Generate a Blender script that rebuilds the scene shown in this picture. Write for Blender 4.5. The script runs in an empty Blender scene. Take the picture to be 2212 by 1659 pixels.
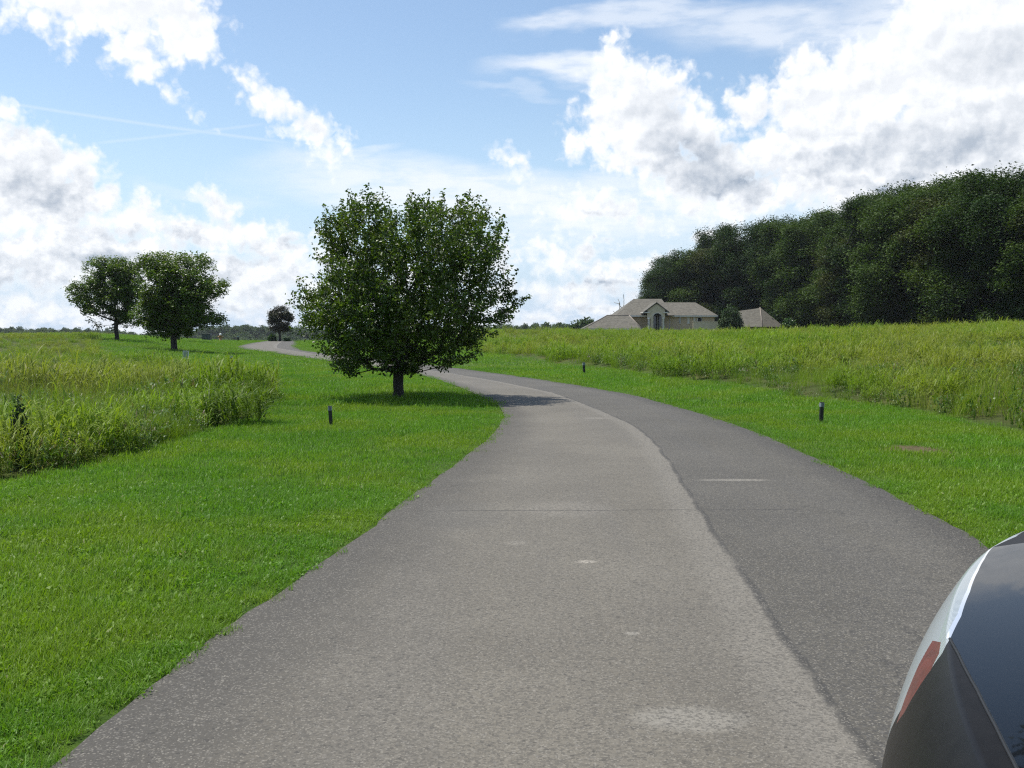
import bpy, bmesh, math, random
import numpy as np
from mathutils import Vector, Matrix, Euler

# ------------------------------------------------------------------ camera, sky, sun
F = 2150.0            # focal length in units of a 2212 px wide frame
CX, HOR, CAMH = 1106.0, 715.0, 1.55
PITCH = math.atan((829.5 - HOR) / F)
scn = bpy.context.scene
col = scn.collection
cam_d = bpy.data.cameras.new('camera'); cam = bpy.data.objects.new('camera', cam_d); col.objects.link(cam)
cam_d.sensor_width = 36.0; cam_d.lens = 36.0 * F / 2212.0
cam_d.clip_start = 0.05; cam_d.clip_end = 6000
cam.location = (0, 0, CAMH); cam.rotation_euler = (math.pi/2 - PITCH, 0, 0)
scn.camera = cam
scn.view_settings.view_transform = 'Standard'; scn.view_settings.look = 'None'
scn.view_settings.exposure = 0.12; scn.view_settings.gamma = 1.0
scn.cycles.use_denoising = False; scn.cycles.filter_width = 1.2
scn.cycles.max_bounces = 8; scn.cycles.transparent_max_bounces = 8
scn.cycles.caustics_reflective = False; scn.cycles.caustics_refractive = False

SUN_DIR = Vector((-0.34, 0.17, 0.92)).normalized()      # towards the sun
sun_el = math.asin(SUN_DIR.z); sun_az = math.atan2(SUN_DIR.x, SUN_DIR.y)
sd = bpy.data.lights.new('sun', 'SUN'); sd.energy = 4.9; sd.angle = math.radians(0.55); sd.color = (1.0, 0.955, 0.88)
so = bpy.data.objects.new('sun', sd); col.objects.link(so)
so.rotation_euler = SUN_DIR.to_track_quat('Z', 'Y').to_euler()
so.location = SUN_DIR * 60

DIM = '2D'
# --- a small expression layer over shader nodes
class S:
    def __init__(s, nt, sock): s.nt, s.k = nt, sock
    def _m(s, op, *o, clamp=False):
        n = s.nt.nodes.new('ShaderNodeMath'); n.operation = op; n.use_clamp = clamp
        for i, v in enumerate((s,) + o):
            if isinstance(v, S): s.nt.links.new(v.k, n.inputs[i])
            else: n.inputs[i].default_value = v
        return S(s.nt, n.outputs[0])
    def __add__(s, o): return s._m('ADD', o)
    __radd__ = __add__
    def __sub__(s, o): return s._m('SUBTRACT', o)
    def __rsub__(s, o): return s._m('MULTIPLY', -1.0)._m('ADD', o)
    def __mul__(s, o): return s._m('MULTIPLY', o)
    __rmul__ = __mul__
    def __truediv__(s, o): return s._m('DIVIDE', o)
    def max(s, o): return s._m('MAXIMUM', o)
    def min(s, o): return s._m('MINIMUM', o)
    def smax(s, o, d): return s._m('SMOOTH_MAX', o, d)
    def pow(s, o): return s._m('POWER', o)
    def abs(s): return s._m('ABSOLUTE')
    def clamp(s): return s._m('ADD', 0.0, clamp=True)
    def step(s, a, b):           # smoothstep from a to b
        n = s.nt.nodes.new('ShaderNodeMapRange'); n.interpolation_type = 'SMOOTHSTEP'
        s.nt.links.new(s.k, n.inputs[0]); n.inputs[1].default_value = a; n.inputs[2].default_value = b
        n.inputs[3].default_value = 0; n.inputs[4].default_value = 1
        return S(s.nt, n.outputs[0])
    def lin(s, a, b, c, d):
        n = s.nt.nodes.new('ShaderNodeMapRange')
        s.nt.links.new(s.k, n.inputs[0])
        for i, v in enumerate((a, b, c, d)): n.inputs[i+1].default_value = v
        return S(s.nt, n.outputs[0])
def vec(nt, x=0.0, y=0.0, z=0.0):
    n = nt.nodes.new('ShaderNodeCombineXYZ')
    for i, v in enumerate((x, y, z)):
        if isinstance(v, S): nt.links.new(v.k, n.inputs[i])
        else: n.inputs[i].default_value = v
    return S(nt, n.outputs[0])
def xyz(v):
    n = v.nt.nodes.new('ShaderNodeSeparateXYZ'); v.nt.links.new(v.k, n.inputs[0])
    return [S(v.nt, o) for o in n.outputs]
def vmath(op, a, b=None, scale=None):
    n = a.nt.nodes.new('ShaderNodeVectorMath'); n.operation = op
    a.nt.links.new(a.k, n.inputs[0])
    if b is not None:
        if isinstance(b, S): a.nt.links.new(b.k, n.inputs[1])
        else: n.inputs[1].default_value = b
    if scale is not None: n.inputs['Scale'].default_value = scale
    return S(a.nt, n.outputs['Value' if op in ('LENGTH', 'DOT_PRODUCT', 'DISTANCE') else 'Vector'])
def noise(v, scale, detail=4, rough=0.55, dist=0.0, out=0, lac=2.0, dim=None):
    n = v.nt.nodes.new('ShaderNodeTexNoise'); n.noise_dimensions = dim or DIM; v.nt.links.new(v.k, n.inputs['Vector'])
    n.inputs['Scale'].default_value = scale; n.inputs['Detail'].default_value = detail
    n.inputs['Roughness'].default_value = rough; n.inputs['Distortion'].default_value = dist
    n.inputs['Lacunarity'].default_value = lac
    return S(v.nt, n.outputs[out])
def voro(v, scale, feature='F1', out='Distance', smooth=None, rnd=1.0):
    n = v.nt.nodes.new('ShaderNodeTexVoronoi'); n.feature = feature; n.voronoi_dimensions = DIM; v.nt.links.new(v.k, n.inputs['Vector'])
    n.inputs['Scale'].default_value = scale; n.inputs['Randomness'].default_value = rnd
    if smooth is not None: n.inputs['Smoothness'].default_value = smooth
    return S(v.nt, n.outputs[out])
def mapping(v, loc=(0,0,0), rot=(0,0,0), scale=(1,1,1), kind='POINT'):
    n = v.nt.nodes.new('ShaderNodeMapping'); n.vector_type = kind; v.nt.links.new(v.k, n.inputs[0])
    n.inputs['Location'].default_value = loc; n.inputs['Rotation'].default_value = rot; n.inputs['Scale'].default_value = scale
    return S(v.nt, n.outputs[0])
def rgb(nt, c):
    n = nt.nodes.new('ShaderNodeRGB'); n.outputs[0].default_value = (c[0], c[1], c[2], 1); return S(nt, n.outputs[0])
def mix(fac, a, b, mode='MIX'):
    nt = next(q.nt for q in (fac, a, b) if isinstance(q, S))
    n = nt.nodes.new('ShaderNodeMix'); n.data_type = 'RGBA'; n.blend_type = mode
    for q, i in ((fac, 0), (a, 6), (b, 7)):
        if isinstance(q, S): nt.links.new(q.k, n.inputs[i])
        elif i == 0: n.inputs[i].default_value = q
        else: n.inputs[i].default_value = (q[0], q[1], q[2], 1)
    return S(nt, n.outputs[2])

def px2ae(px, py):
    """direction (azimuth, elevation in degrees) of a place in the sky"""
    x = (px - CX) / F; z = -(py - 829.5) / F
    y = math.cos(PITCH) + z * math.sin(PITCH); zz = -math.sin(PITCH) + z * math.cos(PITCH)
    return math.degrees(math.atan2(x, y)), math.degrees(math.atan2(zz, math.hypot(x, y)))
DEG = math.degrees(1 / F)

# cumulus bodies: px, py, rx, ry, tilt (deg, clockwise in the picture)
CUM = [
 (215,5,225,70,0),(120,25,95,42,0),(390,55,82,75,10),(290,110,60,50,30),(345,178,55,13,38),(140,92,30,24,0),(443,110,28,34,0),(383,163,17,12,0),
 (535,178,36,24,25),(590,225,75,36,38),(665,285,80,40,40),(705,340,40,30,50),(735,292,42,18,35),
 (12,255,30,28,0),(65,345,135,70,18),(158,352,42,42,0),(90,430,160,85,0),(195,440,50,50,0),(285,470,75,55,20),(470,450,44,40,0),(300,440,36,30,0),(215,400,30,30,0),(560,500,50,34,0),(640,560,46,34,0),(430,500,105,48,10),(545,535,85,40,28),(620,590,110,45,25),(150,560,260,80,0),(450,600,250,70,5),
 (1322,88,27,26,0),(1328,130,38,40,0),(1300,195,48,48,0),(1375,175,85,50,20),(1435,185,80,50,20),(1390,260,150,90,20),(1500,290,110,60,38),(1560,360,130,70,30),(1300,300,85,50,0),(1640,330,70,50,20),(1232,300,32,40,0),(1400,330,150,72,15),(1500,392,140,56,12),(1610,425,100,40,5),
 (1735,150,55,52,0),(1625,225,62,50,0),(1700,220,60,60,0),(1770,240,130,90,0),(1900,180,160,100,-25),(2060,110,210,120,-20),(2170,220,220,200,0),(1820,330,230,100,0),(2020,380,300,110,0),
 (1110,345,38,26,30),(1290,455,150,40,5),(1190,560,70,32,0),(1290,585,70,34,0),(1375,600,60,26,0),(1230,625,180,32,0),(1160,535,45,30,0),(1265,560,50,34,0),(700,560,60,30,0),(60,600,120,34,0),(330,590,140,36,0),(1600,430,160,50,0),
]
# thin high cloud: px, py, rx, ry, tilt, amount
CIR = [(1000,420,560,80,3,.85),(800,375,330,60,0,.6),(1350,450,500,100,0,.75),(1250,150,240,36,4,.85),(1190,45,130,32,-6,.6),(1400,30,320,34,-2,.6),
       (1750,60,420,70,4,.65),(2050,40,400,120,0,.8),(1120,190,150,16,10,.25),(760,330,130,20,-8,.5),(2000,430,400,130,0,.6),(450,420,200,26,8,.25),(1500,510,700,60,0,.3)]
# shaded undersides
DRK = [(1490,335,130,62,32,.62),(1560,395,125,46,12,.85),(1420,240,85,50,30,.35),(1700,400,90,40,0,.25),(1840,345,150,32,-5,.5),(1900,392,110,16,0,.55),(2100,310,170,70,-10,.4),(1960,300,120,60,-20,.3),
       (230,560,100,22,0,.7),(60,380,80,55,10,.45),(150,410,80,50,0,.3),(1293,513,48,8,0,1.0),(1300,618,95,12,0,.7),(470,560,110,18,0,.4),(610,620,70,14,0,.4),(700,290,60,20,40,.15),(2150,120,120,70,0,.35),(1750,290,80,30,0,.2),(240,95,90,16,0,.16)]

world = bpy.data.worlds.new('World'); scn.world = world; world.use_nodes = True
nt = world.node_tree; nt.nodes.clear()

def chain(x, y, prev, a, e, t, rx, ry):
    # the running value rides along in z (scaled to nothing) so the shader is evaluated blob after blob
    v = vec(x.nt, x, y, prev if prev is not None else 0.0)
    return mapping(v, (a, e, 0), (0, 0, math.radians(-t)), (rx, ry, 1e9), 'TEXTURE')
def blob_group():
    g = bpy.data.node_groups.new('cloud_mass', 'ShaderNodeTree')
    g.interface.new_socket('P', in_out='INPUT', socket_type='NodeSocketVector')
    g.interface.new_socket('D', in_out='OUTPUT', socket_type='NodeSocketFloat')
    gi = g.nodes.new('NodeGroupInput'); go = g.nodes.new('NodeGroupOutput')
    p = S(g, gi.outputs[0])
    w = noise(p, 0.30, 3, 0.5, out=1)
    pw = vmath('ADD', p, vmath('SCALE', vmath('SUBTRACT', w, (.5, .5, .5)), scale=1.5))
    w2 = noise(p, 1.3, 3, 0.55, out=1)
    pw = vmath('ADD', pw, vmath('SCALE', vmath('SUBTRACT', w2, (.5, .5, .5)), scale=.9))
    d = None
    wx, wy, _ = xyz(pw)
    for (x, y, rx, ry, t) in CUM:
        a, e = px2ae(x, y)
        m = chain(wx, wy, d, a, e, t, rx*DEG, ry*DEG)
        k_ = min(rx, ry) * DEG; v = vmath('LENGTH', m)._m('MULTIPLY_ADD', -k_, k_)
        d = v if d is None else d.smax(v, 0.25)
    x, y, z = xyz(p)
    d = d.max(-3.0)
    _, y, _ = xyz(p)
    # low over the horizon the banks pile up into a mottled layer
    low = noise(mapping(p, scale=(1, 2.6, 1)), 0.22, 5, 0.6)
    d = d.smax((low - 0.46) * 4.0 - y.step(4.5, 9.5) * 5.0, 0.3)
    fb = noise(p, 0.85, 7, 0.52, lac=2.1) - 0.5
    bl = 0.42 - voro(vmath('ADD', p, vmath('SCALE', vmath('SUBTRACT', w2, (.5, .5, .5)), scale=.8)), 0.95, 'F1')
    bl2 = 0.42 - voro(vmath('ADD', p, vmath('SCALE', vmath('SUBTRACT', w2, (.5, .5, .5)), scale=.8)), 2.3, 'F1')
    r = d + fb * 1.6 + bl * .85 + bl2 * .42
    g.links.new(r.k, go.inputs[0])
    return g
def relief(p):
    w2 = noise(p, 1.3, 3, 0.55, out=1)
    q = vmath('ADD', p, vmath('SCALE', vmath('SUBTRACT', w2, (.5, .5, .5)), scale=.8))
    return ((noise(p, 0.3, 2, 0.5) - 0.5) * 3.0 + (noise(p, 0.85, 6, 0.58, lac=2.1) - 0.5) * 1.9
            - voro(q, 0.95, 'F1') * .75 - voro(q, 2.3, 'F1') * .35)
BG = blob_group()
def cloud(p):
    n = nt.nodes.new('ShaderNodeGroup'); n.node_tree = BG; nt.links.new(p.k, n.inputs[0]); return S(nt, n.outputs[0])
tc = nt.nodes.new('ShaderNodeTexCoord')
dx, dy, dz = xyz(S(nt, tc.outputs['Generated']))
az = dx._m('ARCTAN2', dy) * (180 / math.pi)
el = dz._m('ARCSINE') * (180 / math.pi)
P = vec(nt, az, el, 0.0)
sky = nt.nodes.new('ShaderNodeTexSky'); sky.sky_type = 'NISHITA'; sky.sun_disc = False
sky.sun_elevation = sun_el; sky.sun_rotation = sun_az
sky.air_density = 1.0; sky.dust_density = 0.6; sky.ozone_density = 1.0
skyc = S(nt, sky.outputs[0])
skyc = mix(1.0, skyc, (1.46, 1.48, 1.46), 'MULTIPLY')
d1 = cloud(P)

lowf = 1.0 - el.step(1.0, 6.5)
alpha = (d1.step(-0.30, 0.80)) * (1.0 - lowf) + (d1.step(-0.5, 0.9)) * lowf * .92
emb = ((relief(P) - relief(vmath('ADD', P, (-0.25, 0.5, 0)))) * 0.8 + 0.52).clamp()
thick = d1.step(0.2, 2.6)
drk = None
wv = vmath('ADD', P, vmath('SCALE', vmath('SUBTRACT', noise(P, .45, 4, .55, out=1), (.5, .5, .5)), scale=2.0))
wvx, wvy, _ = xyz(wv)
for (x, y, rx, ry, t, a_) in DRK:
    a, e = px2ae(x, y)
    m = chain(wvx, wvy, drk, a, e, t, rx*DEG*1.25, ry*DEG*1.25)
    v = (1.0 - vmath('LENGTH', m)).step(0.0, 0.9) * a_
    drk = v if drk is None else drk.max(v)
mott = noise(mapping(P, scale=(1, 1.8, 1)), 0.35, 6, .6).step(.42, .68)
low2 = 1.0 - el.step(3.0, 15.0)
shade = (drk * 0.85 + mott * (low2 * 0.34 + 0.07) + thick * 0.06 + (0.60 - emb) * (low2 * 0.30 + 0.26)).clamp()
shade = shade * d1.step(0.0, 0.9)
ccol = mix(shade, (9.8, 10.0, 10.3), (3.5, 4.2, 5.2))
# thin cirrus veil
cir = None
pc = vmath('ADD', P, vmath('SCALE', vmath('SUBTRACT', noise(mapping(P, scale=(.5, 1.6, 1)), .35, 4, .5, out=1), (.5, .5, .5)), scale=2.4))
pcx, pcy, _ = xyz(pc)
for (x, y, rx, ry, t, a_) in CIR:
    a, e = px2ae(x, y)
    m = chain(pcx, pcy, cir, a, e, t, rx*DEG, ry*DEG)
    v = (1.0 - vmath('LENGTH', m)).step(0.0, 0.7) * a_
    cir = v if cir is None else cir.max(v)
fib = noise(mapping(P, rot=(0, 0, math.radians(-4)), scale=(.45, 1.9, 1)), .8, 6, .6).step(.25, .62)
cir = cir * (fib * 0.45 + 0.55)
hz = (1.0 - el.step(-1.0, 13.0)) * 0.85
# two old contrails
def trail(x0, y0, x1, y1, w, a_):
    (a0, e0), (a1, e1) = px2ae(x0, y0), px2ae(x1, y1)
    L = math.hypot(a1-a0, e1-e0); ang = math.atan2(e1-e0, a1-a0)
    m = mapping(P, ((a0+a1)/2, (e0+e1)/2, 0), (0, 0, ang), (L/2, w, 1), 'TEXTURE')
    ux, uy, _ = xyz(m)
    return (1.0 - ux.abs()).step(0.0, .3) * (1.0 - uy.abs()).step(0.0, 1.0) * a_
trl = trail(-60, 210, 660, 312, .14, .22).max(trail(180, 312, 590, 265, .13, .17))
skyv = mix(hz, skyc, (5.3, 6.9, 9.2))
skyv = mix(1.0 - (1.0 - cir) * (1.0 - trl), skyv, (9.0, 9.4, 10.0))
final = mix(alpha, skyv, ccol)
bg = nt.nodes.new('ShaderNodeBackground'); nt.links.new(final.k, bg.inputs[0]); bg.inputs[1].default_value = 0.1
# behind, beside and above the view: scattered cumulus of the same kind
nx = dx / (dz.max(0.0) + 0.12); ny = dy / (dz.max(0.0) + 0.12)
PG = vec(nt, nx, ny, 0.0)
ga = noise(PG, 0.9, 5, .55)
gal = ga.step(.54, .64)
gcol = mix((ga.step(.58, .74)) * .8, (8.8, 9.0, 9.4), (3.8, 4.4, 5.2))
gsky = mix(hz, skyc, (5.3, 6.9, 9.2))
gfin = mix(gal, gsky, gcol)
bg2 = nt.nodes.new('ShaderNodeBackground'); nt.links.new(gfin.k, bg2.inputs[0]); bg2.inputs[1].default_value = 0.1
outside = (az.abs().step(33.0, 46.0)).max(el.step(23.5, 31.0)).max(1.0 - el.step(-6.0, -4.5))
ms = nt.nodes.new('ShaderNodeMixShader'); nt.links.new(outside.k, ms.inputs[0])
nt.links.new(bg.outputs[0], ms.inputs[1]); nt.links.new(bg2.outputs[0], ms.inputs[2])
wo = nt.nodes.new('ShaderNodeOutputWorld'); nt.links.new(ms.outputs[0], wo.inputs[0])
world.cycles.sampling_method = 'MANUAL'; world.cycles.sample_map_resolution = 512
DIM = '3D'
# ------------------------------------------------------------------ helpers
RNG = np.random.default_rng(7)
def G(px, py, z=0.0):
    """a place on the ground seen at that point of the frame -> x, y in metres"""
    Y = (CAMH - z) * F / (py - HOR)
    return (px - CX) / F * Y, Y
def sstep(x, a, b):
    t = np.clip((np.asarray(x, float) - a) / (b - a), 0, 1); return t * t * (3 - 2 * t)
def vnoise(x, y, seed=0):
    """value noise, one octave"""
    x = np.asarray(x, float); y = np.asarray(y, float)
    xi = np.floor(x).astype(np.int64); yi = np.floor(y).astype(np.int64); fx = x - xi; fy = y - yi
    fx = fx * fx * (3 - 2 * fx); fy = fy * fy * (3 - 2 * fy)
    def h(a, b):
        n = (a * 374761393 + b * 668265263 + seed * 1442695041) & 0xffffffff
        n = ((n ^ (n >> 13)) * 1274126177) & 0xffffffff
        return ((n ^ (n >> 16)) & 0xffff) / 65535.0
    return (h(xi, yi) * (1 - fx) + h(xi + 1, yi) * fx) * (1 - fy) + (h(xi, yi + 1) * (1 - fx) + h(xi + 1, yi + 1) * fx) * fy
def fbm(x, y, seed=0, o=4):
    s = 0; a = .5; t = 0
    for i in range(o):
        s = s + a * vnoise(x * 2**i, y * 2**i, seed + i); t += a; a *= .5
    return s / t

def tag(o, label=None, cat=None, group=None, kind=None):
    if label: o['label'] = label
    if cat: o['category'] = cat
    if group: o['group'] = group
    if kind: o['kind'] = kind
    return o
def empty(name, loc, rz=0.0):
    o = bpy.data.objects.new(name, None); col.objects.link(o); o.location = loc; o.rotation_euler = (0, 0, rz)
    o.empty_display_size = .2; return o
def link(name, me, mat=None, parent=None, smooth=False):
    o = bpy.data.objects.new(name, me); col.objects.link(o)
    if mat: me.materials.append(mat)
    if parent: o.parent = parent
    if smooth: me.polygons.foreach_set('use_smooth', [True] * len(me.polygons))
    return o
def np_mesh(name, v, faces, n=4, attrs=None, smooth=False):
    """mesh from numpy arrays; faces is (k, n)"""
    v = np.asarray(v, np.float32); faces = np.asarray(faces, np.int32)
    me = bpy.data.meshes.new(name)
    me.vertices.add(len(v)); me.vertices.foreach_set('co', v.ravel())
    me.loops.add(faces.size); me.loops.foreach_set('vertex_index', faces.ravel())
    me.polygons.add(len(faces)); me.polygons.foreach_set('loop_start', np.arange(0, faces.size, n, dtype=np.int32))
    me.update(calc_edges=True)
    if smooth: me.polygons.foreach_set('use_smooth', np.ones(len(faces), bool))
    for k, a in (attrs or {}).items():
        at = me.attributes.new(k, 'FLOAT', 'POINT'); at.data.foreach_set('value', np.asarray(a, np.float32))
    return me
class MB:
    """collects boxes, prisms, tubes and lathes into one mesh"""
    def __init__(s): s.v = []; s.f = []; s.sm = []
    def add(s, v, f, smooth=False):
        b = len(s.v); s.v += [tuple(p) for p in v]; s.f += [tuple(i + b for i in q) for q in f]; s.sm += [smooth] * len(f)
    def box(s, x0, x1, y0, y1, z0, z1):
        s.add([(x0,y0,z0),(x1,y0,z0),(x1,y1,z0),(x0,y1,z0),(x0,y0,z1),(x1,y0,z1),(x1,y1,z1),(x0,y1,z1)],
              [(0,3,2,1),(4,5,6,7),(0,1,5,4),(1,2,6,5),(2,3,7,6),(3,0,4,7)])
    def tube(s, a, b, r0, r1, n=8, cap=True):
        a = Vector(a); b = Vector(b); d = (b - a).normalized(); u = d.orthogonal().normalized(); w = d.cross(u)
        v = []
        for p, r in ((a, r0), (b, r1)):
            for i in range(n):
                t = 2*math.pi*i/n; v.append(p + (u*math.cos(t) + w*math.sin(t)) * r)
        f = [(i, (i+1) % n, n+(i+1) % n, n+i) for i in range(n)]
        if cap: f += [tuple(range(n-1, -1, -1)), tuple(range(n, 2*n))]
        s.add(v, f, True)
    def lathe(s, prof, c=(0,0,0), n=20):
        v = []; 
        for r, z in prof:
            for i in range(n): t = 2*math.pi*i/n; v.append((c[0]+r*math.cos(t), c[1]+r*math.sin(t), c[2]+z))
        f = [(k*n+i, k*n+(i+1) % n, (k+1)*n+(i+1) % n, (k+1)*n+i) for k in range(len(prof)-1) for i in range(n)]
        f += [tuple(range(n-1, -1, -1)), tuple((len(prof)-1)*n+i for i in range(n))]
        s.add(v, f, True)
    def prism(s, pts, y0, y1):
        """polygon in x, z pushed along y"""
        n = len(pts); v = [(x, y0, z) for x, z in pts] + [(x, y1, z) for x, z in pts]
        f = [tuple(range(n)), tuple(range(2*n-1, n-1, -1))] + [(i, n+i, n+(i+1) % n, (i+1) % n) for i in range(n)]
        s.add(v, f)
    def build(s, name, mat=None, parent=None, bevel=0):
        me = bpy.data.meshes.new(name); me.from_pydata(s.v, [], s.f); me.update()
        me.polygons.foreach_set('use_smooth', s.sm)
        o = link(name, me, mat, parent)
        if bevel:
            m = o.modifiers.new('bevel', 'BEVEL'); m.width = bevel; m.segments = 2; m.limit_method = 'ANGLE'
        return o

def new_mat(name):
    m = bpy.data.materials.new(name); m.use_nodes = True
    nt = m.node_tree; nt.nodes.clear()
    out = nt.nodes.new('ShaderNodeOutputMaterial'); b = nt.nodes.new('ShaderNodeBsdfPrincipled')
    nt.links.new(b.outputs[0], out.inputs[0])
    return m, nt, b, out
def setin(nt, node, key, v):
    if isinstance(v, S): nt.links.new(v.k, node.inputs[key])
    elif isinstance(v, (tuple, list)): node.inputs[key].default_value = (v[0], v[1], v[2], 1)
    else: node.inputs[key].default_value = v
def objco(nt, kind='Object'):
    return S(nt, nt.nodes.new('ShaderNodeTexCoord').outputs[kind])
def world_pos(nt): return S(nt, nt.nodes.new('ShaderNodeNewGeometry').outputs['Position'])
def attr(nt, name, out='Fac'):
    n = nt.nodes.new('ShaderNodeAttribute'); n.attribute_name = name; return S(nt, n.outputs[out])
def orand(nt): return S(nt, nt.nodes.new('ShaderNodeObjectInfo').outputs['Random'])
def bump(nt, h, strength=.3, dist=.01):
    n = nt.nodes.new('ShaderNodeBump'); nt.links.new(h.k, n.inputs['Height'])
    n.inputs['Strength'].default_value = strength; n.inputs['Distance'].default_value = dist
    return S(nt, n.outputs[0])
def plain(name, c, rough=.6, metal=0.0, var=.12, scale=8.0, coat=0.0, spec=.5):
    m, nt, b, _ = new_mat(name)
    n = noise(objco(nt), scale, 4, .6)
    cc = mix(n.step(.3, .7), tuple(x*(1-var) for x in c), tuple(min(1, x*(1+var)) for x in c))
    setin(nt, b, 'Base Color', cc); b.inputs['Roughness'].default_value = rough; b.inputs['Metallic'].default_value = metal
    b.inputs['Coat Weight'].default_value = coat; b.inputs['Specular IOR Level'].default_value = spec
    return m

# ------------------------------------------------------------------ the lie of the land
def smooth1(a, k):
    ker = np.exp(-np.linspace(-2, 2, 2*k+1)**2); ker /= ker.sum()
    p = np.concatenate([2*a[0]-a[k:0:-1], a, 2*a[-1]-a[-2:-k-2:-1]]); return np.convolve(p, ker, 'valid')
def curve(pts, extra_lo, extra_hi=()):
    q = list(extra_lo) + [G(*p)[::-1] for p in pts] + list(extra_hi)     # (Y, X)
    q.sort(); return np.array([a for a, b in q]), np.array([b for a, b in q])
LE = curve([(95,1659),(250,1540),(470,1375),(640,1260),(820,1130),(960,1020),(1040,965),(1080,920),(1092,895),(1080,880),(1050,862),(1000,840),(950,822),(900,808),
            (800,791),(700,778),(650,771.5),(600,763),(530,755),(514,750),(520,746),(545,741),(577,736.8)], [(-30,-3.4),(-10,-2.2)], [(175,-43)])
SE = curve([(1890,1659),(1700,1380),(1600,1230),(1510,1100),(1455,1010),(1415,955),(1370,920),(1290,885),(1200,850),(1080,825),(950,803),(830,787),(660,762),(600,752),(600,745),(610,738)], [(-30,0.2),(-10,.95)], [(175,-39)])
RE = curve([(2350,1330),(2145,1180),(1990,1100),(1800,1010),(1650,940),(1500,890),(1370,855),(1250,833),(1130,815),(1020,800),
            (900,785),(800,775),(720,766),(650,757),(636,748),(641,744),(639,737)], [(-30,1.6),(-10,2.3),(2,2.9)], [(175,-36.5)])
YR = np.concatenate([np.arange(-30, 60, .2), np.arange(60, 172, .5)])
def rs(c):
    a = np.interp(np.arange(-30, 172, .2), c[0], c[1]); a = smooth1(a, 9); return np.interp(YR, np.arange(-30, 172, .2), a)
XL, XS, XR = rs(LE), rs(SE), rs(RE)
def on_road(x, y, m=0.0):
    return (y > -30) & (y < 172) & (x > np.interp(y, YR, XL) - m) & (x < np.interp(y, YR, XR) + m)
# edges of the unmown grass: bearing b = x / y -> distance y
def be(pts): return np.array([(p[0]-CX)/F for p in pts]), np.array([G(*p)[1] for p in pts])
RFB, RFY = be([(1000,757),(1060,765),(1180,783),(1300,797),(1430,815),(1560,830),(1700,853),(1850,870),(1980,890),(2100,915),(2212,935),(2400,975),(3000,1100)])
LNB, LNY = be([(-900,1200),(-200,1085),(0,1045),(100,1030),(280,985),(440,930),(530,910),(572,880),(598,850)])
LFB, LFY = be([(-900,765),(0,770),(200,776),(330,786),(440,800),(560,814),(598,850)])
MDB, MDY = be([(-900,757),(0,757),(110,752),(200,741),(330,735),(430,730)])
def is_field(x, y):
    x = np.asarray(x, float); y = np.maximum(np.asarray(y, float), .01); b = x / y
    wob = 1 + .05 * (fbm(x*.6, y*.6, 3) - .5) * 2
    right = (b > -.05) & (y > np.interp(b, RFB, RFY) * wob) & (y < 300)
    left = (b < (598-CX)/F) & (y > np.interp(b, LNB, LNY) * wob) & (y < np.interp(b, LFB, LFY) * wob)
    md = (b < (430-CX)/F) & (y > np.interp(b, MDB, MDY)) & (y < 200)
    left_far = (b < (215-CX)/F) & (y > np.interp(b, LNB, LNY) * wob) & (y < 200)
    return (right | left | md | left_far) & ~on_road(x, y, 1.5)
def H(x, y):
    x = np.asarray(x, float); y0 = np.asarray(y, float); y = np.maximum(y0, .01); b = x / y
    ye = np.interp(b, RFB, RFY)
    amp = np.interp(b, [0, .07, .15, .25, .5, .7], [.95, 1.05, .92, .90, 1.5, 2.0])
    zr = amp * sstep((y - ye), 1.0, 62) * sstep(b, -.12, -.02)
    zr = zr + .16 * sstep(y - ye, 0, 2.5) * sstep(b, -.08, 0)
    zl = 1.0 * sstep(y, 30, 95) * sstep(-b, .27, .42)
    wob = (fbm(x*.09+5, y*.09, 11) - .5) * .5 * sstep(np.minimum(np.abs(x - np.interp(y, YR, XL)), np.abs(x - np.interp(y, YR, XR))), 3, 9) * (y0 > 6)
    wob = wob * np.where(is_field(x, y), 1.0, .25)
    w = sstep(b, .04, .14)
    drop = 10 * sstep(y, 152, 300) * (1 - w) + 8 * sstep(y, 330, 520) * w
    return (zr + zl + wob) * (1 - sstep(y, 320, 500)) - drop + 4.0 * sstep(y, 520, 900) * 0

# ------------------------------------------------------------------ ground
def axis(lims):
    out = [lims[0][0]]
    for a, b, s in lims:
        n = max(1, int(round((b - a) / s))); out += list(a + (b - a) * (np.arange(n) + 1) / n)
    return np.array(out)
gx = axis([(-2500,-600,190),(-600,-160,20),(-160,-60,5),(-60,-20,1.4),(-20,25,.6),(25,75,1.4),(75,180,5),(180,600,20),(600,2500,190)])
gy = axis([(-500,-60,40),(-60,-2,3),(-2,45,.6),(45,110,1.3),(110,200,2.4),(200,340,6),(340,1000,25),(1000,3200,200)])
GX, GY = np.meshgrid(gx, gy)
GZ = H(GX, GY) - .012 * (on_road(GX, GY, .0)) 
nx_, ny_ = len(gx), len(gy)
idx = np.arange(nx_*ny_).reshape(ny_, nx_)
gf = np.stack([idx[:-1,:-1], idx[:-1,1:], idx[1:,1:], idx[1:,:-1]], -1).reshape(-1, 4)
gme = np_mesh('ground', np.stack([GX.ravel(), GY.ravel(), GZ.ravel()], -1), gf, 4, {'field': is_field(GX, GY).ravel().astype(float)}, True)
m, nt, b, _ = new_mat('soil_under_grass')
P_ = world_pos(nt); fl = attr(nt, 'field')
n1 = noise(P_, .35, 5, .6); n2 = noise(P_, 9.0, 5, .65); n3 = noise(P_, .06, 3, .5)
lawn_c = mix(n1.step(.35, .65), (.042, .088, .008), (.070, .115, .012))
lawn_c = mix(n2.step(.35, .7) * .6, lawn_c, (.018, .045, .008))
field_c = mix(n1.step(.35, .65), (.045, .070, .012), (.080, .090, .022))
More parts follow.
